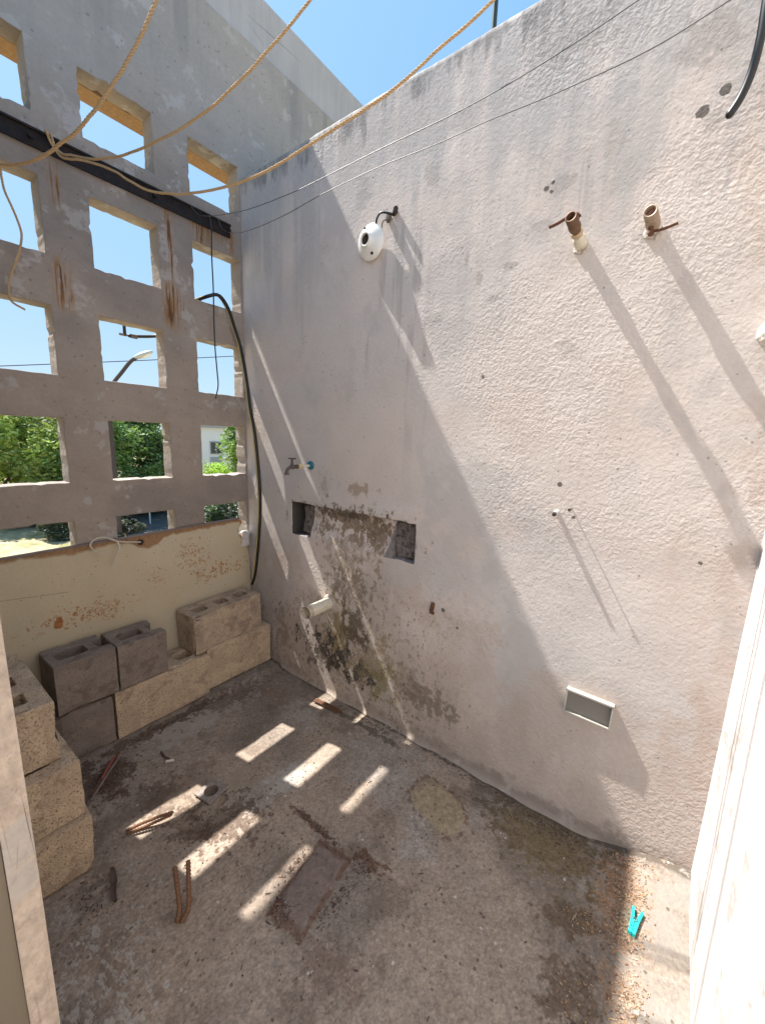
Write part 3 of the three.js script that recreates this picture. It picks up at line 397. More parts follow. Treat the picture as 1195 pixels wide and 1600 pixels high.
rope('rope', 'long clothesline rope sagging along the angle bar and up past the post', [[0.030, 1.776, 0.610], [0.030, 1.731, 0.589], [0.124, 1.699, 0.555], [0.214, 1.662, 0.522], [0.271, 1.626, 0.501], [0.328, 1.599, 0.481], [0.384, 1.588, 0.460], [0.439, 1.582, 0.440], [0.527, 1.583, 0.408], [0.611, 1.595, 0.377], [0.691, 1.619, 0.348], [0.766, 1.648, 0.321], [0.836, 1.673, 0.296], [0.902, 1.701, 0.271], [0.965, 1.733, 0.249], [1.023, 1.769, 0.228], [1.067, 1.795, 0.211], [1.099, 1.817, 0.200], [1.25, 1.92, 0.15], [1.70, 2.165, 0.02]], 0.0031);
rope('rope_end', 'frayed rope end dangling in front of the left openings', [[0.030, 1.700, 0.745], [0.030, 1.642, 0.713], [0.030, 1.597, 0.712], [0.030, 1.552, 0.698], [0.030, 1.512, 0.687], [0.030, 1.465, 0.690], [0.030, 1.387, 0.717], [0.030, 1.341, 0.727], [0.030, 1.313, 0.716], [0.030, 1.308, 0.697]], 0.0028);
const steel = std({ color: lin(0.16, 0.155, 0.15), roughness: 0.5, metalness: 0.7 });
solo('steel_wire', capped([[0.020, 1.768, 0.21], [0.040, 1.745, 0.200], [0.257, 1.690, 0.199], [0.513, 1.666, 0.199], [0.687, 1.664, 0.199], [0.845, 1.664, 0.199], [1.073, 1.662, 0.199], [1.228, 1.674, 0.199], [1.347, 1.692, 0.199], [1.66, 1.75, 0.199]], 0.0010, 120, 6), steel, 'upper of two thin grey wires across the stucco wall', 'wire');
solo('steel_wire', capped([[0.018, 1.772, 0.108], [0.030, 1.740, 0.101], [0.119, 1.704, 0.101], [0.231, 1.692, 0.101], [0.396, 1.691, 0.101], [0.540, 1.700, 0.101], [0.769, 1.701, 0.102], [0.88, 1.696, 0.101], [0.962, 1.693, 0.101], [1.05, 1.692, 0.102], [1.203, 1.686, 0.101], [1.362, 1.688, 0.101], [1.462, 1.706, 0.101], [1.66, 1.75, 0.101]], 0.0010, 160, 6), steel, 'lower kinked thin grey wire across the stucco wall', 'wire');
const blackPVC = std({ color: lin(0.012, 0.012, 0.013), roughness: 0.45 });
solo('hanging_wire', capped([[0.022, 1.765, 0.145], [0.030, 1.728, 0.145], [0.030, 1.633, 0.147], [0.032, 1.525, 0.147], [0.030, 1.415, 0.148], [0.030, 1.324, 0.148], [0.030, 1.230, 0.143], [0.030, 1.180, 0.141], [0.030, 1.150, 0.148], [0.030, 1.132, 0.154]], 0.0024, 80, 7), std({ color: lin(0.035, 0.032, 0.03), roughness: 0.7 }), 'thin black wire hanging straight down from the end of the angle bar', 'wire');
{
  const t = thing('hose', 'black and yellow hose arching out of an opening and down the corner', 'hose', [0.0, 1.48, 0.16]);
  const pts = [[-0.10, 1.40, 0.20], [-0.05, 1.468, 0.190], [0.020, 1.492, 0.166], [0.040, 1.503, 0.133], [0.038, 1.474, 0.096], [0.026, 1.410, 0.060], [0.026, 1.345, 0.036], [0.060, 1.200, 0.032], [0.080, 1.100, 0.034], [0.100, 1.020, 0.032], [0.119, 0.868, 0.030], [0.127, 0.709, 0.030], [0.108, 0.541, 0.030], [0.076, 0.390, 0.030], [0.062, 0.352, 0.034]].map((p) => [p[0], p[1] - 1.48, p[2] - 0.16]);
  part('black_hose', capped(pts, 0.0062, 140, 10), blackPVC, t);
  part('yellow_stripe', capped(pts.map((p) => [p[0] - 0.0048, p[1] + 0.0005, p[2] + 0.0062]), 0.0030, 140, 8), std({ color: lin(0.42, 0.33, 0.14), roughness: 0.6 }), t).userData.label = 'yellowish line running along the hose';
}
solo('black_cable', capped([[1.62, 2.10, 0.13], [1.555, 1.95, 0.125], [1.518, 1.80, 0.12], [1.508, 1.72, 0.12], [1.5075, 1.671, 0.12], [1.508, 1.620, 0.12], [1.504, 1.577, 0.12], [1.495, 1.546, 0.12], [1.486, 1.530, 0.12]], 0.0062, 80, 10), blackPVC, 'thick black cable end hanging in at the top right corner', 'cable');
solo('thin_post', new THREE.CylinderGeometry(0.0065, 0.0065, 0.42, 10).translate(0, 0.21, 0), std({ color: lin(0.05, 0.075, 0.07), roughness: 0.6, metalness: 0.4 }), 'thin dark post standing on top of the stucco wall', 'post', [0.978, 1.955, -0.065]);

// ---------------------------------------------------------------- fittings on the stucco wall
const porcelain = new THREE.MeshPhysicalMaterial({ color: lin(0.80, 0.79, 0.75), roughness: 0.25, clearcoat: 0.5, clearcoatRoughness: 0.15 });
const darkHole = std({ color: lin(0.02, 0.016, 0.013), roughness: 1 });
const lathe = (prof, n = 36) => new THREE.LatheGeometry(prof.map((p) => new THREE.Vector2(p[0], p[1])), n);
{
  const t = thing('lamp_holder', 'white round porcelain lamp holder hanging on the stucco wall', 'lamp holder', [0.664, 1.579, 0.012]);
  t.rotation.set(0.05, -0.05, 0); t.scale.set(1.05, 1.05, 0.72);
  part('porcelain_base', lathe([[0.0, -0.010], [0.044, -0.010], [0.0475, -0.006], [0.0475, 0.000], [0.045, 0.006], [0.034, 0.017], [0.024, 0.023], [0.0205, 0.030], [0.0195, 0.036], [0.0165, 0.0375], [0.0145, 0.036], [0.0140, 0.012], [0.0, 0.012]]).rotateX(Math.PI / 2), porcelain, t);
  part('socket', lathe([[0.0134, 0.013], [0.0134, 0.031], [0.0115, 0.031], [0.0115, 0.0135], [0.0, 0.0135]]).rotateX(Math.PI / 2), std({ color: lin(0.06, 0.045, 0.035), roughness: 0.7 }), t);
  for (const [x, y] of [[-0.012, 0.034], [0.014, -0.034]]) part('screw_hole', new THREE.CylinderGeometry(0.0036, 0.0036, 0.014, 12).rotateX(Math.PI / 2).translate(x, y, 0.0105), darkHole, t);
  const w = thing('lamp_wiring', 'torn black wires and clips at the hole above the lamp holder', 'wiring', [0.722, 1.632, 0.0]); w.scale.set(1, 1, 0.6);
  part('wire', capped([[0.02, 0.004, -0.02], [0.008, 0.006, 0.022], [-0.016, 0.010, 0.036], [-0.030, -0.002, 0.034], [-0.036, -0.020, 0.024], [-0.036, -0.032, 0.012]], 0.0034, 40), blackPVC, w);
  part('wire', capped([[0.014, 0.000, -0.02], [0.004, -0.006, 0.020], [-0.010, -0.012, 0.028], [-0.018, -0.026, 0.022]], 0.0022, 30), std({ color: lin(0.22, 0.17, 0.13), roughness: 0.8 }), w);
  part('conduit_stub', new THREE.CylinderGeometry(0.008, 0.009, 0.030, 12).rotateX(Math.PI / 2).rotateY(0.5).translate(0.026, 0.010, 0.012), std({ color: lin(0.05, 0.04, 0.035), roughness: 0.8 }), w);
  part('clip', boxUV(rough(new THREE.BoxGeometry(0.014, 0.012, 0.020).translate(0.002, -0.002, 0.012), 0.003, 90, 0.006)), std({ color: lin(0.28, 0.25, 0.22), roughness: 0.9 }), w);
  part('clip', boxUV(rough(new THREE.BoxGeometry(0.008, 0.018, 0.010).translate(0.010, -0.012, 0.026), 0.003, 90, 0.006)), std({ color: lin(0.10, 0.08, 0.07), roughness: 0.9 }), w);
}
const pvc = std({ map: fineMap(noisy(0.70, 0.65, 0.53, 0.12, 30, [0.60, 0.52, 0.38]), 0.25), roughness: 0.5 });
const brass = std({ map: fineMap(noisy(0.19, 0.11, 0.065, 0.5, 50, [0.09, 0.05, 0.035]), 0.25), roughness: 0.55, metalness: 0.45 });
const rusty = std({ map: fineMap(noisy(0.13, 0.062, 0.036, 0.5, 60, [0.22, 0.10, 0.05]), 0.25), roughness: 0.85, metalness: 0.2 });
function aim(o, dir) { o.quaternion.setFromUnitVectors(V(0, 1, 0), V(...dir).normalize()); }
const collar = (r, q) => boxUV(rough(new THREE.TorusGeometry(r, q, 8, 22).rotateX(Math.PI / 2).scale(1, 0.7, 1), 0.005, 70, 0.014));
const mortar = std({ map: fineMap(noisy(0.56, 0.50, 0.45, 0.3, 40, [0.36, 0.31, 0.27]), 0.25) });
const ringed = (y0, y1, r, n, d) => Array.from({ length: n * 2 + 1 }, (_, i) => [r + (i % 2 ? d : 0), y0 + (y1 - y0) * i / (n * 2)]);   // pipe thread
{
  const t = thing('pipe_valve', 'rusty ball valve on a white pipe stub, lever pointing left', 'valve', [1.258, 1.436, -0.004]); aim(t, [-0.07, 0.24, 1]); t.scale.set(0.74, 1, 0.74);
  part('pipe_collar', lathe([[0.0, 0], [0.0175, 0], [0.0182, 0.020], [0.0172, 0.026], [0.0140, 0.028], [0.0136, 0.040], [0.0, 0.040]], 24), pvc, t);
  part('mortar_ring', collar(0.019, 0.006), mortar, t);
  part('adapter', lathe([[0.0, 0.0402], [0.0155, 0.0402], [0.0170, 0.043], [0.0170, 0.049], [0.0155, 0.052], [0.0, 0.052]], 6), std({ map: fineMap(noisy(0.50, 0.34, 0.20, 0.4, 40, [0.62, 0.52, 0.40]), 0.25), roughness: 0.6 }), t);
  part('valve_body', lathe([[0.0, 0.0522], [0.0128, 0.0522], [0.0130, 0.056], [0.0160, 0.060], [0.0168, 0.066], [0.0160, 0.072], [0.0140, 0.076], [0.0150, 0.078]], 20), brass, t);
  part('threaded_end', lathe([...ringed(0.0782, 0.095, 0.0148, 5, 0.0010), [0.0148, 0.0965], [0.0112, 0.0965], [0.0108, 0.080], [0.0, 0.080]], 24), brass, t);
  part('bore', new THREE.CylinderGeometry(0.0106, 0.0106, 0.003, 16).translate(0, 0.083, 0), darkHole, t);
  part('stem', new THREE.CylinderGeometry(0.0062, 0.0070, 0.014, 6).rotateX(Math.PI / 2).translate(0.004, 0.067, -0.020), rusty, t);
  part('nut', new THREE.CylinderGeometry(0.0078, 0.0078, 0.005, 6).rotateX(Math.PI / 2).translate(0.004, 0.067, -0.0295), rusty, t);
  part('lever', tube([[0.014, 0.069, -0.0265], [-0.004, 0.070, -0.0272], [-0.020, 0.074, -0.024], [-0.038, 0.078, -0.012], [-0.064, 0.079, -0.006]], 0.0027, 30, 8).scale(1, 1.5, 1).translate(0, -0.036, 0), rusty, t);
}
{
  const t = thing('pipe_valve', 'short ball valve on the right, lever hanging below to the right', 'valve', [1.392, 1.435, -0.004]); aim(t, [-0.08, 0.16, 1]); t.scale.set(0.74, 1, 0.74);
  const dull = std({ map: fineMap(noisy(0.36, 0.26, 0.18, 0.35, 50, [0.52, 0.45, 0.37]), 0.25), roughness: 0.55, metalness: 0.3 });
  part('pipe_collar', lathe([[0.0, 0], [0.0165, 0], [0.0170, 0.010], [0.0150, 0.013], [0.0, 0.013]], 24), pvc, t);
  part('mortar_ring', collar(0.019, 0.008), mortar, t);
  part('valve_body', lathe([[0.0, 0.0132], [0.0150, 0.0132], [0.0172, 0.020], [0.0176, 0.030], [0.0166, 0.038], [0.0142, 0.041], [0.0165, 0.042], [0.0165, 0.046], [0.0145, 0.047]], 20), dull, t);
  part('threaded_end', lathe([...ringed(0.0472, 0.061, 0.0152, 4, 0.0011), [0.0155, 0.063], [0.0118, 0.063], [0.0112, 0.044], [0.0, 0.044]], 24), dull, t);
  part('bore', new THREE.CylinderGeometry(0.0110, 0.0110, 0.003, 16).translate(0, 0.047, 0), std({ color: lin(0.08, 0.02, 0.016), roughness: 0.9 }), t);
  part('gate', new THREE.BoxGeometry(0.020, 0.010, 0.003).rotateY(0.6).translate(0, 0.0545, 0), std({ color: lin(0.25, 0.10, 0.08), roughness: 0.8 }), t);
  part('stem', new THREE.CylinderGeometry(0.0062, 0.0072, 0.014, 6).rotateX(Math.PI / 2).translate(-0.002, 0.030, 0.022), rusty, t);
  part('nut', new THREE.CylinderGeometry(0.0080, 0.0080, 0.005, 6).rotateX(Math.PI / 2).translate(-0.002, 0.030, 0.0315), rusty, t);
  part('lever', tube([[-0.008, 0.030, 0.0286], [0.008, 0.031, 0.0290], [0.020, 0.035, 0.036], [0.034, 0.036, 0.037], [0.058, 0.035, 0.033]], 0.0026, 30, 8).scale(1, 1.5, 1).translate(0, -0.016, 0), rusty, t);
}
{
  const t = thing('junction_box', 'small open grey junction box set low in the sunlit stucco', 'junction box', [1.398, 0.362, 0.0]); t.rotation.z = -0.03;
  const m = std({ color: lin(0.38, 0.355, 0.31), roughness: 0.55 });
  part('frame', box(-0.049, 0.049, 0.0285, 0.0325, -0.012, 0.0165), m, t); part('frame', box(-0.049, 0.049, -0.0325, -0.0290, -0.012, 0.0150), m, t);
  part('frame', box(-0.0530, -0.0492, -0.0325, 0.0325, -0.012, 0.0150), m, t); part('frame', box(0.0492, 0.0530, -0.0325, 0.0325, -0.012, 0.0160), m, t);
  part('back_plate', box(-0.0490, 0.0490, -0.0288, 0.0283, -0.012, 0.0060), std({ map: fineMap(noisy(0.22, 0.20, 0.175, 0.1, 20), 0.25), roughness: 0.6 }), t);
}
{
  const t = thing('water_tap', 'small corroded tap with teal wall flange on the shaded stucco', 'tap', [0.396, 0.893, 0.0]); t.scale.set(0.78, 0.74, 0.88);
  part('flange', lathe([[0.0, -0.004], [0.0215, -0.004], [0.0215, 0.003], [0.0185, 0.008], [0.010, 0.011], [0.0, 0.011]], 30).rotateX(Math.PI / 2), std({ color: lin(0.012, 0.14, 0.20), roughness: 0.3 }), t);
  part('nipple', new THREE.CylinderGeometry(0.0065, 0.0065, 0.050, 16).rotateX(Math.PI / 2).translate(0, -0.002, 0.034), pvc, t);
  part('coupling', new THREE.CylinderGeometry(0.0115, 0.0115, 0.020, 12).rotateX(Math.PI / 2).translate(0, -0.003, 0.062), std({ color: lin(0.62, 0.52, 0.27), roughness: 0.5 }), t);
  const zinc = std({ map: fineMap(noisy(0.10, 0.075, 0.06, 0.6, 60, [0.28, 0.25, 0.23]), 0.25), roughness: 0.6, metalness: 0.5 });
  const b = part('tap_body', mergeGeometries([new THREE.CylinderGeometry(0.009, 0.0105, 0.030, 14).rotateX(Math.PI / 2).translate(0, -0.003, 0.085).toNonIndexed(), new THREE.SphereGeometry(0.0125, 14, 10).translate(0, -0.002, 0.100).toNonIndexed(), tube([[0, -0.004, 0.106], [0, -0.010, 0.120], [0, -0.022, 0.128], [0, -0.036, 0.130]], 0.0075, 20, 10).toNonIndexed(), new THREE.CylinderGeometry(0.0095, 0.0095, 0.010, 12).translate(0, -0.036, 0.130).toNonIndexed()]), zinc, t);
  part('stem', new THREE.CylinderGeometry(0.0045, 0.006, 0.030, 10).translate(0, 0.020, 0.102), zinc, t);
  part('handle', mergeGeometries([new THREE.BoxGeometry(0.046, 0.005, 0.007).translate(0, 0.036, 0.102), new THREE.BoxGeometry(0.007, 0.005, 0.034).translate(0, 0.0362, 0.102)]), zinc, t);
}
{
  const t = thing('drain_pipe', 'cream plastic pipe stub sticking out of the wall below the slot', 'pipe', [0.501, 0.378, 0]);
  part('pipe', lathe([[0.0225, -0.03], [0.0225, 0.118], [0.0195, 0.118], [0.0195, -0.03]], 32).rotateX(Math.PI / 2), pvc, t);
  part('cut_rim', lathe([[0.0228, 0.100], [0.0236, 0.102], [0.0236, 0.119], [0.0190, 0.1195], [0.0190, 0.104]], 32).rotateX(Math.PI / 2), std({ map: fineMap(noisy(0.55, 0.46, 0.34, 0.25, 30, [0.30, 0.22, 0.15]), 0.25), roughness: 0.7 }), t);
  part('mortar_ring', boxUV(rough(new THREE.TorusGeometry(0.026, 0.008, 8, 20), 0.004, 60, 0.02)), std({ color: lin(0.42, 0.36, 0.31) }), t);
}
{
  const t = thing('wall_plug', 'tiny white plastic plug in the sunlit stucco', 'wall plug', [1.272, 0.838, 0]); aim(t, [-0.04, -0.12, 1]);
  part('sleeve', new THREE.CylinderGeometry(0.0060, 0.0064, 0.030, 10).translate(0, 0.006, 0), std({ color: lin(0.55, 0.56, 0.52), roughness: 0.5 }), t);
  part('screw', new THREE.CylinderGeometry(0.0045, 0.0045, 0.010, 8).translate(0, 0.024, 0), std({ color: lin(0.05, 0.045, 0.04), roughness: 0.7 }), t);
  const n = solo('nail', mergeGeometries([new THREE.CylinderGeometry(0.0016, 0.0016, 0.050, 8).translate(0, 0.006, 0), new THREE.CylinderGeometry(0.0040, 0.0040, 0.0016, 10).translate(0, 0.0312, 0)]), std({ color: lin(0.12, 0.085, 0.06), roughness: 0.7, metalness: 0.4 }), 'thin nail beside the white plug in the stucco', 'nail', [1.304, 0.850, 0]); aim(n, [0.02, 0.03, 1]);
  const a = thing('anchor_slot', 'rusty oblong anchor sunk in the shaded stucco', 'anchor', [0.944, 0.492, 0]); a.rotation.z = -0.15;
  part('strap', boxUV(rough(new THREE.BoxGeometry(0.011, 0.030, 0.016), 0.0016, 80, 0.006)), rusty, a); part('tip', new THREE.BoxGeometry(0.014, 0.006, 0.012).translate(0.003, -0.0175, 0.003), rusty, a);
  solo('plaster_lump', boxUV(rough(new THREE.ConeGeometry(0.034, 0.055, 14, 4).rotateX(Math.PI / 2).translate(0, 0, 0.020), 0.006, 40, 0.015)), std({ map: fineMap(noisy(0.72, 0.66, 0.60, 0.15, 30), 0.25) }), 'pale plaster lump on the stucco at the right edge', 'plaster', [1.606, 1.212, 0]);
}

// ---------------------------------------------------------------- things on the floor
{
  const t = thing('floor_drain', 'small square floor drain with a round hole', 'drain', [0.56, floorY(0.56, 0.531) + 0.0045, 0.531]); t.rotation.y = 0.16; t.scale.set(0.72, 1, 0.72);
  const sh = new THREE.Shape([new THREE.Vector2(-0.042, -0.042), new THREE.Vector2(0.042, -0.042), new THREE.Vector2(0.042, 0.042), new THREE.Vector2(-0.042, 0.042)]); const hp = new THREE.Path(); hp.absarc(0, 0, 0.027, 0, Math.PI * 2, true); sh.holes.push(hp);
  part('plate', boxUV(new THREE.ExtrudeGeometry(sh, { depth: 0.004, bevelEnabled: true, bevelSize: 0.001, bevelThickness: 0.001, bevelSegments: 1, curveSegments: 20 }).rotateX(-Math.PI / 2)), std({ map: fineMap(noisy(0.25, 0.21, 0.185, 0.5, 50), 0.25), roughness: 0.85 }), t);
  part('cup', lathe([[0.0265, 0.003], [0.0265, -0.012], [0.024, -0.018], [0.016, -0.020], [0.015, -0.060], [0.0, -0.060]], 28), std({ map: fineMap(noisy(0.22, 0.17, 0.135, 0.4, 40), 0.25), roughness: 0.9 }), t);
}
function rebar(pts, r) {                                                          // ribbed bar
  const c = curve(pts), n = Math.max(30, Math.round(c.getLength() / 0.0016)), g = new THREE.TubeGeometry(c, n, r, 9, false), p = g.attributes.position;
  for (let i = 0; i <= n; i++) { const o = c.getPointAt(i / n), k = i % 4 < 2 ? 1.16 : 0.92, e = (i === 0 || i === n) ? 0.15 : 1; for (let j = 0; j <= 9; j++) { const q = i * 10 + j; p.setXYZ(q, o.x + (p.getX(q) - o.x) * k * e, o.y + (p.getY(q) - o.y) * k * e, o.z + (p.getZ(q) - o.z) * k * e); } }
  g.computeVertexNormals(); return g;
}
const ironOxide = std({ map: fineMap(noisy(0.20, 0.095, 0.048, 0.5, 60, [0.09, 0.045, 0.03]), 0.25), roughness: 0.9 });
{
  const a = thing('rebar_pair', 'two ribbed rusty rebars leaning together, standing on the floor', 'rebar', [0.80, 0, 0.745]);
  part('bar', rebar([[0.0, 0.004, 0.0], [-0.008, 0.022, -0.010], [-0.030, 0.048, -0.018], [-0.060, 0.070, -0.028]], 0.0047), ironOxide, a);
  part('bar', rebar([[0.006, 0.004, -0.006], [0.004, 0.022, -0.022], [-0.018, 0.052, -0.036], [-0.044, 0.078, -0.050]], 0.0047), ironOxide, a);
  const b = thing('rebar_offcut', 'bent rusty rebar offcut lying in the light patch by the drain', 'rebar', [0.51, 0.006, 0.73]);
  part('bar', rebar([[0, 0, 0], [0.016, 0.006, -0.034], [0.034, 0.010, -0.066], [0.044, 0.004, -0.098]], 0.0036), ironOxide, b);
  part('bar', rebar([[0.008, 0, 0.002], [0.026, 0.003, -0.030], [0.040, 0.006, -0.060], [0.048, 0.004, -0.092]], 0.0034), ironOxide, b);
  const d = thing('rebar_offcut', 'short rusty rebar offcut at the foot of the mouldy wall', 'rebar', [0.50, 0.006, 0.070]);
  part('bar', rebar([[0, 0, 0], [0.05, 0.004, -0.004], [0.10, 0.006, -0.006], [0.132, 0.002, -0.008]], 0.0044), rusty, d);
  part('bar', rebar([[0.002, 0.001, 0.010], [0.05, 0.004, 0.006], [0.10, 0.004, 0.004], [0.120, 0.001, 0.002]], 0.0038), rusty, d);
  const w = thing('scrap_wires', 'bundle of dark scrap rods on the soil beside the grey block', 'scrap', [0.28, 0.006, 0.70]);
  part('rod', capped([[0.05, 0.0, 0.046], [0.01, 0.010, 0.006], [-0.045, 0.012, -0.055]], 0.0034, 30), rusty, w);
  part('rod', capped([[0.064, 0.0, 0.052], [0.026, 0.008, 0.008], [-0.030, 0.010, -0.052]], 0.0030, 30), std({ color: lin(0.20, 0.16, 0.14), roughness: 0.8 }), w);
  part('rod', capped([[0.02, 0.012, 0.010], [-0.010, 0.018, -0.020], [-0.030, 0.016, -0.040]], 0.0040, 20), std({ color: lin(0.26, 0.07, 0.05), roughness: 0.6 }), w);
  solo('dry_leaf', (() => { const g = new THREE.PlaneGeometry(0.085, 0.013, 16, 4).rotateX(-Math.PI / 2), p = g.attributes.position; for (let i = 0; i < p.count; i++) { const u = p.getX(i) / 0.05, v = p.getZ(i); p.setZ(i, v * (1 - u * u * 0.85)); p.setX(i, p.getX(i) + 0.002 * Math.sin(u * 9 + v * 400)); p.setZ(i, p.getZ(i) + 0.004 * Math.sin(u * 3.1)); p.setY(i, 0.004 + 0.006 * u * u + 60 * v * v + 0.003 * Math.sin(u * 7)); } g.computeVertexNormals(); return g; })(), new THREE.MeshStandardMaterial({ color: lin(0.09, 0.055, 0.045), roughness: 0.8, side: THREE.DoubleSide }), 'dark curled dry leaf on the floor near the block stack', 'leaf', [0.622, floorY(0.622, 0.797) + 0.001, 0.797]).rotation.y = -0.18;
  solo('cigarette_butt', mergeGeometries([new THREE.CylinderGeometry(0.0036, 0.0036, 0.022, 10).rotateZ(Math.PI / 2)]), std({ color: lin(0.7, 0.66, 0.6) }), 'small white butt on the floor in front of the blocks', 'litter', [0.372, 0.006, 0.556]).rotation.y = 0.9;
  const pt = thing('twig', 'small brown twig beside the white butt', 'twig', [0.345, 0.005, 0.556]); part('stick', capped([[-0.03, 0, 0.0], [0, 0.004, 0.004], [0.018, 0.001, -0.002]], 0.003, 14), std({ color: lin(0.10, 0.05, 0.03) }), pt);
}
{                                                                                  // clothes peg: lies on its side, jaws apart at the far end
  const t = thing('clothes_peg', 'turquoise plastic clothes peg lying on the sunlit floor', 'clothes peg', [1.553, floorY(1.553, 0.172) + 0.0055, 0.172]); t.rotation.y = -0.12; t.scale.setScalar(0.80);
  const m = std({ color: lin(0.02, 0.52, 0.50), roughness: 0.35 });
  const arm = (s) => { const sh = new THREE.Shape([[0.0012, 0.034], [0.0072, 0.034], [0.0080, 0.016], [0.0090, -0.004], [0.0125, -0.036], [0.0085, -0.037], [0.0030, -0.010], [0.0012, -0.002]].map(([x, z]) => new THREE.Vector2(s * x, -z))); const hp = new THREE.Path(); hp.absarc(s * 0.0046, -0.018, 0.0018, 0, Math.PI * 2, true); sh.holes.push(hp); return new THREE.ExtrudeGeometry(sh, { depth: 0.010, bevelEnabled: true, bevelSize: 0.0007, bevelThickness: 0.0007, bevelSegments: 2 }).rotateX(-Math.PI / 2).translate(0, -0.005, 0); };
  part('arm', arm(1), m, t); part('arm', arm(-1), m, t);
  part('spring', mergeGeometries([new THREE.TorusGeometry(0.0045, 0.0009, 6, 18).rotateX(Math.PI / 2).translate(0, 0.0055, -0.002), new THREE.TorusGeometry(0.0045, 0.0009, 6, 18).rotateX(Math.PI / 2).translate(0, 0.0071, -0.002), new THREE.BoxGeometry(0.018, 0.0012, 0.0012).translate(0, 0.0066, -0.0075)]), steel, t);
}
// litter: chips of leaf, bark and grit
function litter(name, n, geo, mat, place, cols, label, cat) {
  const m = new THREE.InstancedMesh(geo, mat, n), o = new THREE.Object3D(), c = new THREE.Color(); m.name = numbered(name);
  for (let i = 0; i < n; i++) { const [x, z] = place(i); const k = rr(0.5, 1.3); o.position.set(x, floorY(x, z) + 0.0012, z); o.rotation.set(rr(-0.35, 0.35), rr(0, 6.3), rr(-0.35, 0.35)); o.scale.set(k * rr(0.7, 1.4), k, k * rr(0.7, 1.3)); o.updateMatrix(); m.setMatrixAt(i, o.matrix); const q = cols[Math.floor(rnd() * cols.length)], v = rr(0.7, 1.3); m.setColorAt(i, c.setRGB(q[0] * v, q[1] * v, q[2] * v)); }
  scene.add(m); return tag(m, label, cat, null, 'stuff');
}
{
  const gauss = () => (rnd() + rnd() + rnd() - 1.5) * 0.8;
  const chip = new THREE.BoxGeometry(0.0036, 0.0008, 0.0015), grit = new THREE.IcosahedronGeometry(0.0014, 0);
  const spots = [[1.535, 0.11, 0.05, 0.08, 5], [1.54, 0.20, 0.04, 0.05, 4], [1.555, 0.32, 0.04, 0.07, 4], [1.47, 0.23, 0.05, 0.05, 1.2], [1.48, 0.37, 0.04, 0.08, 1.2], [1.52, 0.03, 0.06, 0.03, 2]];
  const pick = (s) => { let w = 0; for (const q of s) w += q[4]; let r = rnd() * w; for (const q of s) { r -= q[4]; if (r <= 0) return q; } return s[0]; };
  const inYard = (f) => () => { for (;;) { const [x, z] = f(); if (x > 0.19 && x < 1.635 && z > 0.02 && z < 0.95 && Math.hypot(x - 0.56, z - 0.531) > 0.05) return [x, z]; } };
  litter('leaf_chips', 1700, chip, std({ color: 0xffffff, roughness: 0.9 }), inYard(() => { const q = pick(spots); return [q[0] + gauss() * q[2], q[1] + gauss() * q[3]]; }), [[0.34, 0.20, 0.11], [0.27, 0.16, 0.09], [0.42, 0.28, 0.17], [0.16, 0.09, 0.055], [0.38, 0.30, 0.22]], 'orange brown leaf chips scattered in the sunny corner', 'leaf litter');
  const dirt = [[0.75, 0.035, 0.25, 0.012, 4], [1.25, 0.03, 0.2, 0.014, 4], [0.20, 0.45, 0.025, 0.22, 6], [0.30, 0.69, 0.07, 0.07, 6], [0.62, 0.60, 0.08, 0.06, 3], [1.03, 0.42, 0.04, 0.03, 3], [1.03, 0.52, 0.02, 0.07, 3], [0.95, 0.60, 0.04, 0.02, 3], [0.90, 0.52, 0.015, 0.06, 2], [0.86, 0.42, 0.09, 0.012, 3], [0.90, 0.5, 0.5, 0.4, 7], [1.30, 0.05, 0.15, 0.04, 2], [0.62, 0.84, 0.06, 0.03, 2]];
  litter('soil_crumbs', 1700, grit, std({ color: 0xffffff, roughness: 1 }), inYard(() => { const q = pick(dirt); return [q[0] + gauss() * q[2], q[1] + gauss() * q[3]]; }), [[0.09, 0.05, 0.032], [0.13, 0.072, 0.045], [0.07, 0.045, 0.034], [0.28, 0.24, 0.21], [0.17, 0.09, 0.05]], 'brown soil crumbs and grit strewn over the floor', 'soil');
  litter('bark_bits', 260, new THREE.BoxGeometry(0.008, 0.0012, 0.0014), std({ color: 0xffffff, roughness: 1 }), inYard(() => { const q = pick(dirt); return [q[0] + gauss() * q[2] * 1.3, q[1] + gauss() * q[3] * 1.3]; }), [[0.10, 0.055, 0.035], [0.20, 0.10, 0.055], [0.07, 0.04, 0.03]], 'dark bark bits and needles scattered on the floor', 'leaf litter');
}

// ---------------------------------------------------------------- outside, seen through the openings (the yard is one storey up)
const GY = -3.2;
const far = (azDeg, dist) => { const a = THREE.MathUtils.degToRad(azDeg); return [camera.position.x - Math.cos(a) * dist, camera.position.z - Math.sin(a) * dist]; };
structure('house_base', box(-0.13, 1.80, GY, -0.081, -1.4, 3.1), std({ color: lin(0.45, 0.40, 0.35) }), 'lower storey of the house under the yard', 'building');
{
  const g = new THREE.CircleGeometry(500, 64).rotateX(-Math.PI / 2).translate(0, GY, 0); const t = colorTex(1024, 1024, 40, 40, (x, y, c) => { const m = fbm(x * 1.2, y * 1.2, 5, 0.6), f = fbm(x * 8, y * 8, 3, 0.6); c[0] = 0.36; c[1] = 0.285; c[2] = 0.16; blend(c, 0.20, 0.19, 0.06, 0.8 * ss(0.54, 0.66, m)); blend(c, 0.40, 0.33, 0.22, 0.6 * ss(0.58, 0.7, fbm(x * 2 + 7, y * 2, 4))); scl(c, 0.6 + 0.8 * f); });
  const p = g.attributes.position, uv = g.attributes.uv; for (let i = 0; i < p.count; i++) uv.setXY(i, p.getX(i) / 40, p.getZ(i) / 40);
  structure('ground', g, std({ map: t }), 'dry yellow grass field beyond the wall', 'ground');
}
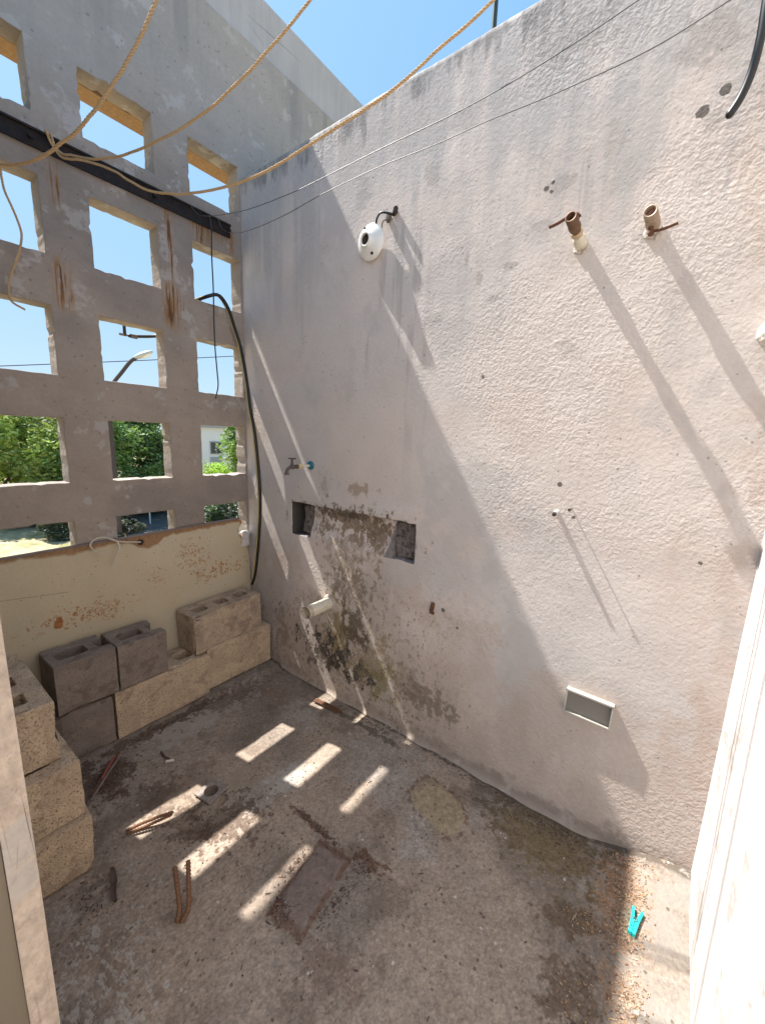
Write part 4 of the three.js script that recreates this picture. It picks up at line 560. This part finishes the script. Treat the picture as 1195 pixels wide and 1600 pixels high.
const leafMat = (r, g, b) => new THREE.MeshPhysicalMaterial({ color: 0xffffff, vertexColors: true, roughness: 0.8, transmission: 0.45, thickness: 0, side: THREE.DoubleSide });
const LEAF = leafMat();
const bark = std({ color: lin(0.11, 0.085, 0.065) });
function foliage(clumps, perClump, leaf, col) {                                     // many small leaf faces through the crown's volume
  const n = clumps.length * perClump, pos = new Float32Array(n * 12), cl = new Float32Array(n * 12), idx = new Uint32Array(n * 6), a = V(), b = V(), c = V(), d = V(); let q = 0;
  for (const [x, y, z, r] of clumps) {
    const tone = rr(0.5, 1.35);
    for (let i = 0; i < perClump; i++, q++) {
      d.set(rr(-1, 1), rr(-1, 1), rr(-1, 1)); const l = d.length() || 1; d.multiplyScalar(Math.pow(rnd(), 0.45) * r / l); c.set(x, y, z).add(d); a.set(rr(-1, 1), rr(-0.5, 0.5), rr(-1, 1)).normalize(); b.set(rr(-1, 1), rr(-1, 1), rr(-1, 1)).cross(a).normalize(); const s = leaf * rr(0.6, 1.3);
      const P = [c.clone().addScaledVector(a, s), c.clone().addScaledVector(b, s * 0.45), c.clone().addScaledVector(a, -s), c.clone().addScaledVector(b, -s * 0.45)], t = tone * rr(0.75, 1.25), h = rr(-0.15, 0.15);
      for (let k = 0; k < 4; k++) { P[k].toArray(pos, q * 12 + k * 3); cl[q * 12 + k * 3] = col[0] * t * (1 + h); cl[q * 12 + k * 3 + 1] = col[1] * t; cl[q * 12 + k * 3 + 2] = col[2] * t; }
      idx.set([q * 4, q * 4 + 1, q * 4 + 2, q * 4, q * 4 + 2, q * 4 + 3], q * 6);
    }
  }
  const g = new THREE.BufferGeometry(); g.setAttribute('position', new THREE.BufferAttribute(pos, 3)); g.setAttribute('color', new THREE.BufferAttribute(cl, 3)); g.setIndex(new THREE.BufferAttribute(idx, 1)); g.computeVertexNormals(); return g;
}
function tree(az, dist, h, rx, col, label, y0 = 0.25, group = 'trees beyond the pierced wall') {
  const [x, z] = far(az, dist), t = thing('tree', label, 'tree', [x, GY, z], group), cl = [];
  for (let i = 0; i < 46; i++) { const a = rr(0, 6.283), u = Math.sqrt(rnd()), v = rr(y0, 0.97), e = rx * (0.45 + 0.75 * Math.sin(Math.PI * Math.min(1, (v - y0 + 0.12) / (1.05 - y0)))); cl.push([Math.cos(a) * u * e, v * h, Math.sin(a) * u * e, rr(0.10, 0.17) * h]); }
  part('crown', foliage(cl, 330, 0.115, col), LEAF, t);
  const br = [tube([[0, -0.05, 0], [0.1, h * 0.2, 0.05], [0, h * 0.5, 0], [0.1, h * 0.8, 0]], 0.13, 16, 8)]; for (let i = 0; i < 6; i++) { const c = cl[i * 5]; br.push(tube([[0.05, h * 0.18, 0.03], [c[0] * 0.4, mix(h * 0.2, c[1], 0.6), c[2] * 0.4], [c[0], c[1], c[2]]], 0.05, 10, 6)); }
  part('trunk', mergeGeometries(br), bark, t);
}
tree(8.5, 24, 5.6, 2.6, [0.34, 0.44, 0.08], 'light green tree seen through the left opening');
tree(14.0, 27, 5.3, 2.2, [0.27, 0.38, 0.07], 'small green tree between the left and middle openings', 0.3);
tree(18.6, 23, 5.4, 2.0, [0.17, 0.28, 0.055], 'dense dark green tree filling the middle opening', 0.1);
tree(22.9, 24, 5.3, 1.5, [0.15, 0.25, 0.05], 'dark green tree at the right of the middle opening', 0.08);
tree(34.9, 25, 5.5, 1.05, [0.26, 0.40, 0.07], 'green tree in front of the white house in the right opening', 0.36);
function shrub(az, dist, h, r, col, label) { const [x, z] = far(az, dist), t = thing('shrub', label, 'shrub', [x, GY, z], 'shrubs on the field'), cl = []; for (let i = 0; i < 16; i++) cl.push([rr(-r, r), rr(0.15, 0.85) * h, rr(-r, r) * 0.7, rr(0.2, 0.34) * h]); part('foliage', foliage(cl, 120, 0.10, col), LEAF, t); for (let i = 0; i < 5; i++) { const c = cl[i * 3]; part('stem', tube([[c[0] * 0.3, -0.03, c[2] * 0.3], [c[0] * 0.6, c[1] * 0.5, c[2] * 0.6], [c[0], c[1], c[2]]], 0.025, 8, 5), bark, t); } }
shrub(13.6, 19.5, 0.9, 0.7, [0.06, 0.085, 0.03], 'dark shrub on the dry grass below the left opening');
shrub(10.5, 22.5, 0.9, 0.9, [0.07, 0.10, 0.03], 'dark low shrub at the edge of the dry grass');
shrub(20.0, 18.5, 0.6, 0.7, [0.06, 0.07, 0.03], 'low weeds in front of the dark track');
shrub(30.2, 19.5, 1.2, 0.9, [0.07, 0.12, 0.03], 'leafy shrub in the lowest right opening');
shrub(32.4, 19.0, 1.3, 0.8, [0.06, 0.10, 0.03], 'dark shrub beside the leafy one in the lowest right opening');
for (const [az, d] of [[30.2, 29], [31.6, 29.3], [33.0, 29]]) shrub(az, d, 2.2, 0.9, [0.40, 0.58, 0.07], az < 31 ? 'left bush of the bright green hedge by the white house' : az < 32 ? 'middle bush of the bright green hedge by the white house' : 'right bush of the bright green hedge by the white house');
{
  const [x, z] = far(22.4, 21.5); const m = new THREE.PlaneGeometry(5.5, 4.0, 1, 1).rotateX(-Math.PI / 2).rotateY(-0.39); m.translate(x, GY + 0.012, z);
  structure('track', m, std({ map: fineMap(noisy(0.065, 0.062, 0.065, 0.4, 20, [0.12, 0.10, 0.08]), 0.25), roughness: 0.95 }), 'dark tarmac track across the field', 'track');
  const [px, pz] = far(22.6, 20.6); solo('marker_post', new THREE.CylinderGeometry(0.03, 0.03, 0.8, 8).translate(0, 0.4, 0), std({ color: lin(0.7, 0.68, 0.66) }), 'thin white marker post on the dark track', 'post', [px, GY, pz]);
  const [gx, gz] = far(31, 22.5); const gp = new THREE.PlaneGeometry(5, 3).rotateX(-Math.PI / 2).rotateY(-0.54); gp.translate(gx, GY + 0.012, gz); structure('gravel_yard', gp, std({ color: lin(0.55, 0.53, 0.50) }), 'pale gravel in front of the white house', 'gravel');
  // rubble wall below the left trees
  const w = thing('rubble_wall', 'low grey rubble wall under the left trees', 'wall', [0, GY, 0]); const sg = [0, 1, 2].map((i) => boxUV(rough(new RoundedBoxGeometry(0.62, 0.36, 0.45, 2, 0.08), 0.05, 4 + i, 0.2))); const sm = [0.20, 0.30, 0.42].map((k) => std({ color: lin(k, k * 0.96, k * 0.9) }));
  for (let r = 0; r < 3; r++) for (let i = 0; i < 13; i++) { const [bx, bz] = far(3.5 + i * 1.25 + (r % 2) * 0.6, 28.5); const s = part('stone', sg[(i + r) % 3], sm[Math.floor(rnd() * 3)], w); s.position.set(bx, 0.17 + r * 0.33, bz); s.rotation.y = -0.2 + rr(-0.15, 0.15) + Math.PI / 2; }
}
{                                                                                     // white house in the right opening
  const [x, z] = far(30.4, 38), t = thing('white_house', 'white two-storey house behind the trees in the right opening', 'house', [x, GY, z]); t.rotation.y = Math.PI / 2 - 0.53;
  const wm = std({ color: lin(0.74, 0.73, 0.72) }), gm = std({ color: lin(0.05, 0.06, 0.07), roughness: 0.15 }), fm = std({ color: lin(0.35, 0.35, 0.36) });
  part('wall', box(-3.5, 3.5, 0, 4.6, -4, 0), wm, t); const rf = part('roof', box(-3.7, 3.7, 4.6, 4.85, -4.2, 0.25), fm, t); part('parapet', box(-3.7, 3.7, 4.851, 5.1, -4.2, -4.05), wm, rf);
  for (const [u, v, a, b] of [[-1.9, 2.9, 1.0, 1.1], [0.2, 2.9, 1.0, 1.1], [2.2, 2.9, 1.0, 1.1], [-1.9, 1.2, 1.0, 1.1], [2.2, 1.2, 1.0, 1.1]]) { const f = part('window', box(u - a / 2, u + a / 2, v - b / 2, v + b / 2, 0.002, 0.06), fm, t); part('pane', box(u - a / 2 + 0.08, u - 0.03, v - b / 2 + 0.08, v + b / 2 - 0.08, 0.061, 0.07), gm, f); part('pane', box(u + 0.03, u + a / 2 - 0.08, v - b / 2 + 0.08, v + b / 2 - 0.08, 0.061, 0.07), gm, f); }
  const d = part('door', box(-0.3, 0.7, 0.02, 2.1, 0.002, 0.06), fm, t); part('handle', box(0.55, 0.6, 0.95, 1.1, 0.0605, 0.10), steel, d);
}
{                                                                                     // street lamp with bent arm
  const d = 18, top = 1 + Math.tan(THREE.MathUtils.degToRad(8.8)) * d - GY, [x, z] = far(19.3, d), [hx, hz] = far(23.4, d);
  const t = thing('street_lamp', 'street lamp with a curved arm against the sky', 'street lamp', [x, GY, z]); const dx = hx - x, dz = hz - z, grey = std({ color: lin(0.07, 0.05, 0.045), roughness: 0.8 });
  part('pole', new THREE.CylinderGeometry(0.065, 0.09, top - 1.6, 12).translate(0, (top - 1.6) / 2, 0), grey, t);
  part('arm', tube([[0, top - 1.62, 0], [dx * 0.10, top - 1.25, dz * 0.10], [dx * 0.38, top - 0.72, dz * 0.38], [dx * 0.62, top - 0.30, dz * 0.62], [dx * 0.78, top - 0.14, dz * 0.78]], 0.065, 30, 10), grey, t);
  const hd = part('lamp_head', new THREE.SphereGeometry(1, 20, 14).scale(0.16, 0.10, 0.36), std({ color: lin(0.50, 0.50, 0.48), roughness: 0.5 }), t); hd.position.set(dx * 0.93, top - 0.03, dz * 0.93); hd.lookAt(V(x + dx * 1.4, GY + top + 0.28, z + dz * 1.4));
  part('lens', new THREE.SphereGeometry(1, 18, 10, 0, Math.PI * 2, Math.PI / 2, Math.PI / 2).scale(0.13, 0.10, 0.24).translate(0, -0.035, 0.06), std({ color: lin(0.8, 0.8, 0.78), roughness: 0.2 }), hd);
}
{
  const pole = (az, d, h) => { const [x, z] = far(az, d); const t = thing('power_pole', az < 0 ? 'wooden power pole left of the view' : 'wooden power pole hidden behind the stucco wall', 'pole', [x, GY, z]); part('shaft', new THREE.CylinderGeometry(0.09, 0.13, h, 12).translate(0, h / 2, 0), bark, t); part('crossarm', box(-0.7, 0.7, h - 0.35, h - 0.25, 0.14, 0.24), bark, t); return V(x, GY + h - 0.2, z + 0.1); };
  const a = pole(-12, 24, 4.2 + 24 * Math.tan(0.033)), b = pole(58, 24, 4.2 + 24 * Math.tan(0.225)); const m = a.clone().add(b).multiplyScalar(0.5); m.y -= 0.35;
  solo('power_line', new THREE.TubeGeometry(new THREE.QuadraticBezierCurve3(a, m, b), 80, 0.016, 6), std({ color: lin(0.05, 0.05, 0.05) }), 'thin power line crossing the sky behind the openings', 'power line');
  const t = thing('outside_pipe', 'black pipe end with small upright stub outside the middle opening', 'pipe', [-0.2, 1.34, 0.30]);
  part('pipe', capped([[0.128, 0.10, -0.085], [0.06, 0.034, -0.075], [0.01, 0.020, -0.042], [0.0, 0.006, 0.022], [0.0, 0.002, 0.052]], 0.0058, 50, 10), blackPVC, t);
  part('coupling', new THREE.CylinderGeometry(0.0078, 0.0078, 0.022, 12).rotateX(Math.PI / 2).translate(0, 0.003, 0.036), std({ color: lin(0.10, 0.09, 0.08), roughness: 0.6 }), t);
  part('stub', new THREE.CylinderGeometry(0.0055, 0.0055, 0.034, 10).translate(0, 0.016, 0.066), blackPVC, t); part('end_plug', new THREE.CylinderGeometry(0.0045, 0.0045, 0.024, 10).rotateX(Math.PI / 2).translate(0, 0.002, 0.072), std({ color: lin(0.16, 0.14, 0.12) }), t);
}

// ---------------------------------------------------------------- draw
shade(scene);
const renderer = new THREE.WebGLRenderer({ antialias: true });
renderer.setSize(764, 1024); renderer.shadowMap.enabled = true; renderer.toneMapping = THREE.LinearToneMapping; renderer.toneMappingExposure = EXPOSURE;
renderer.render(scene, camera);
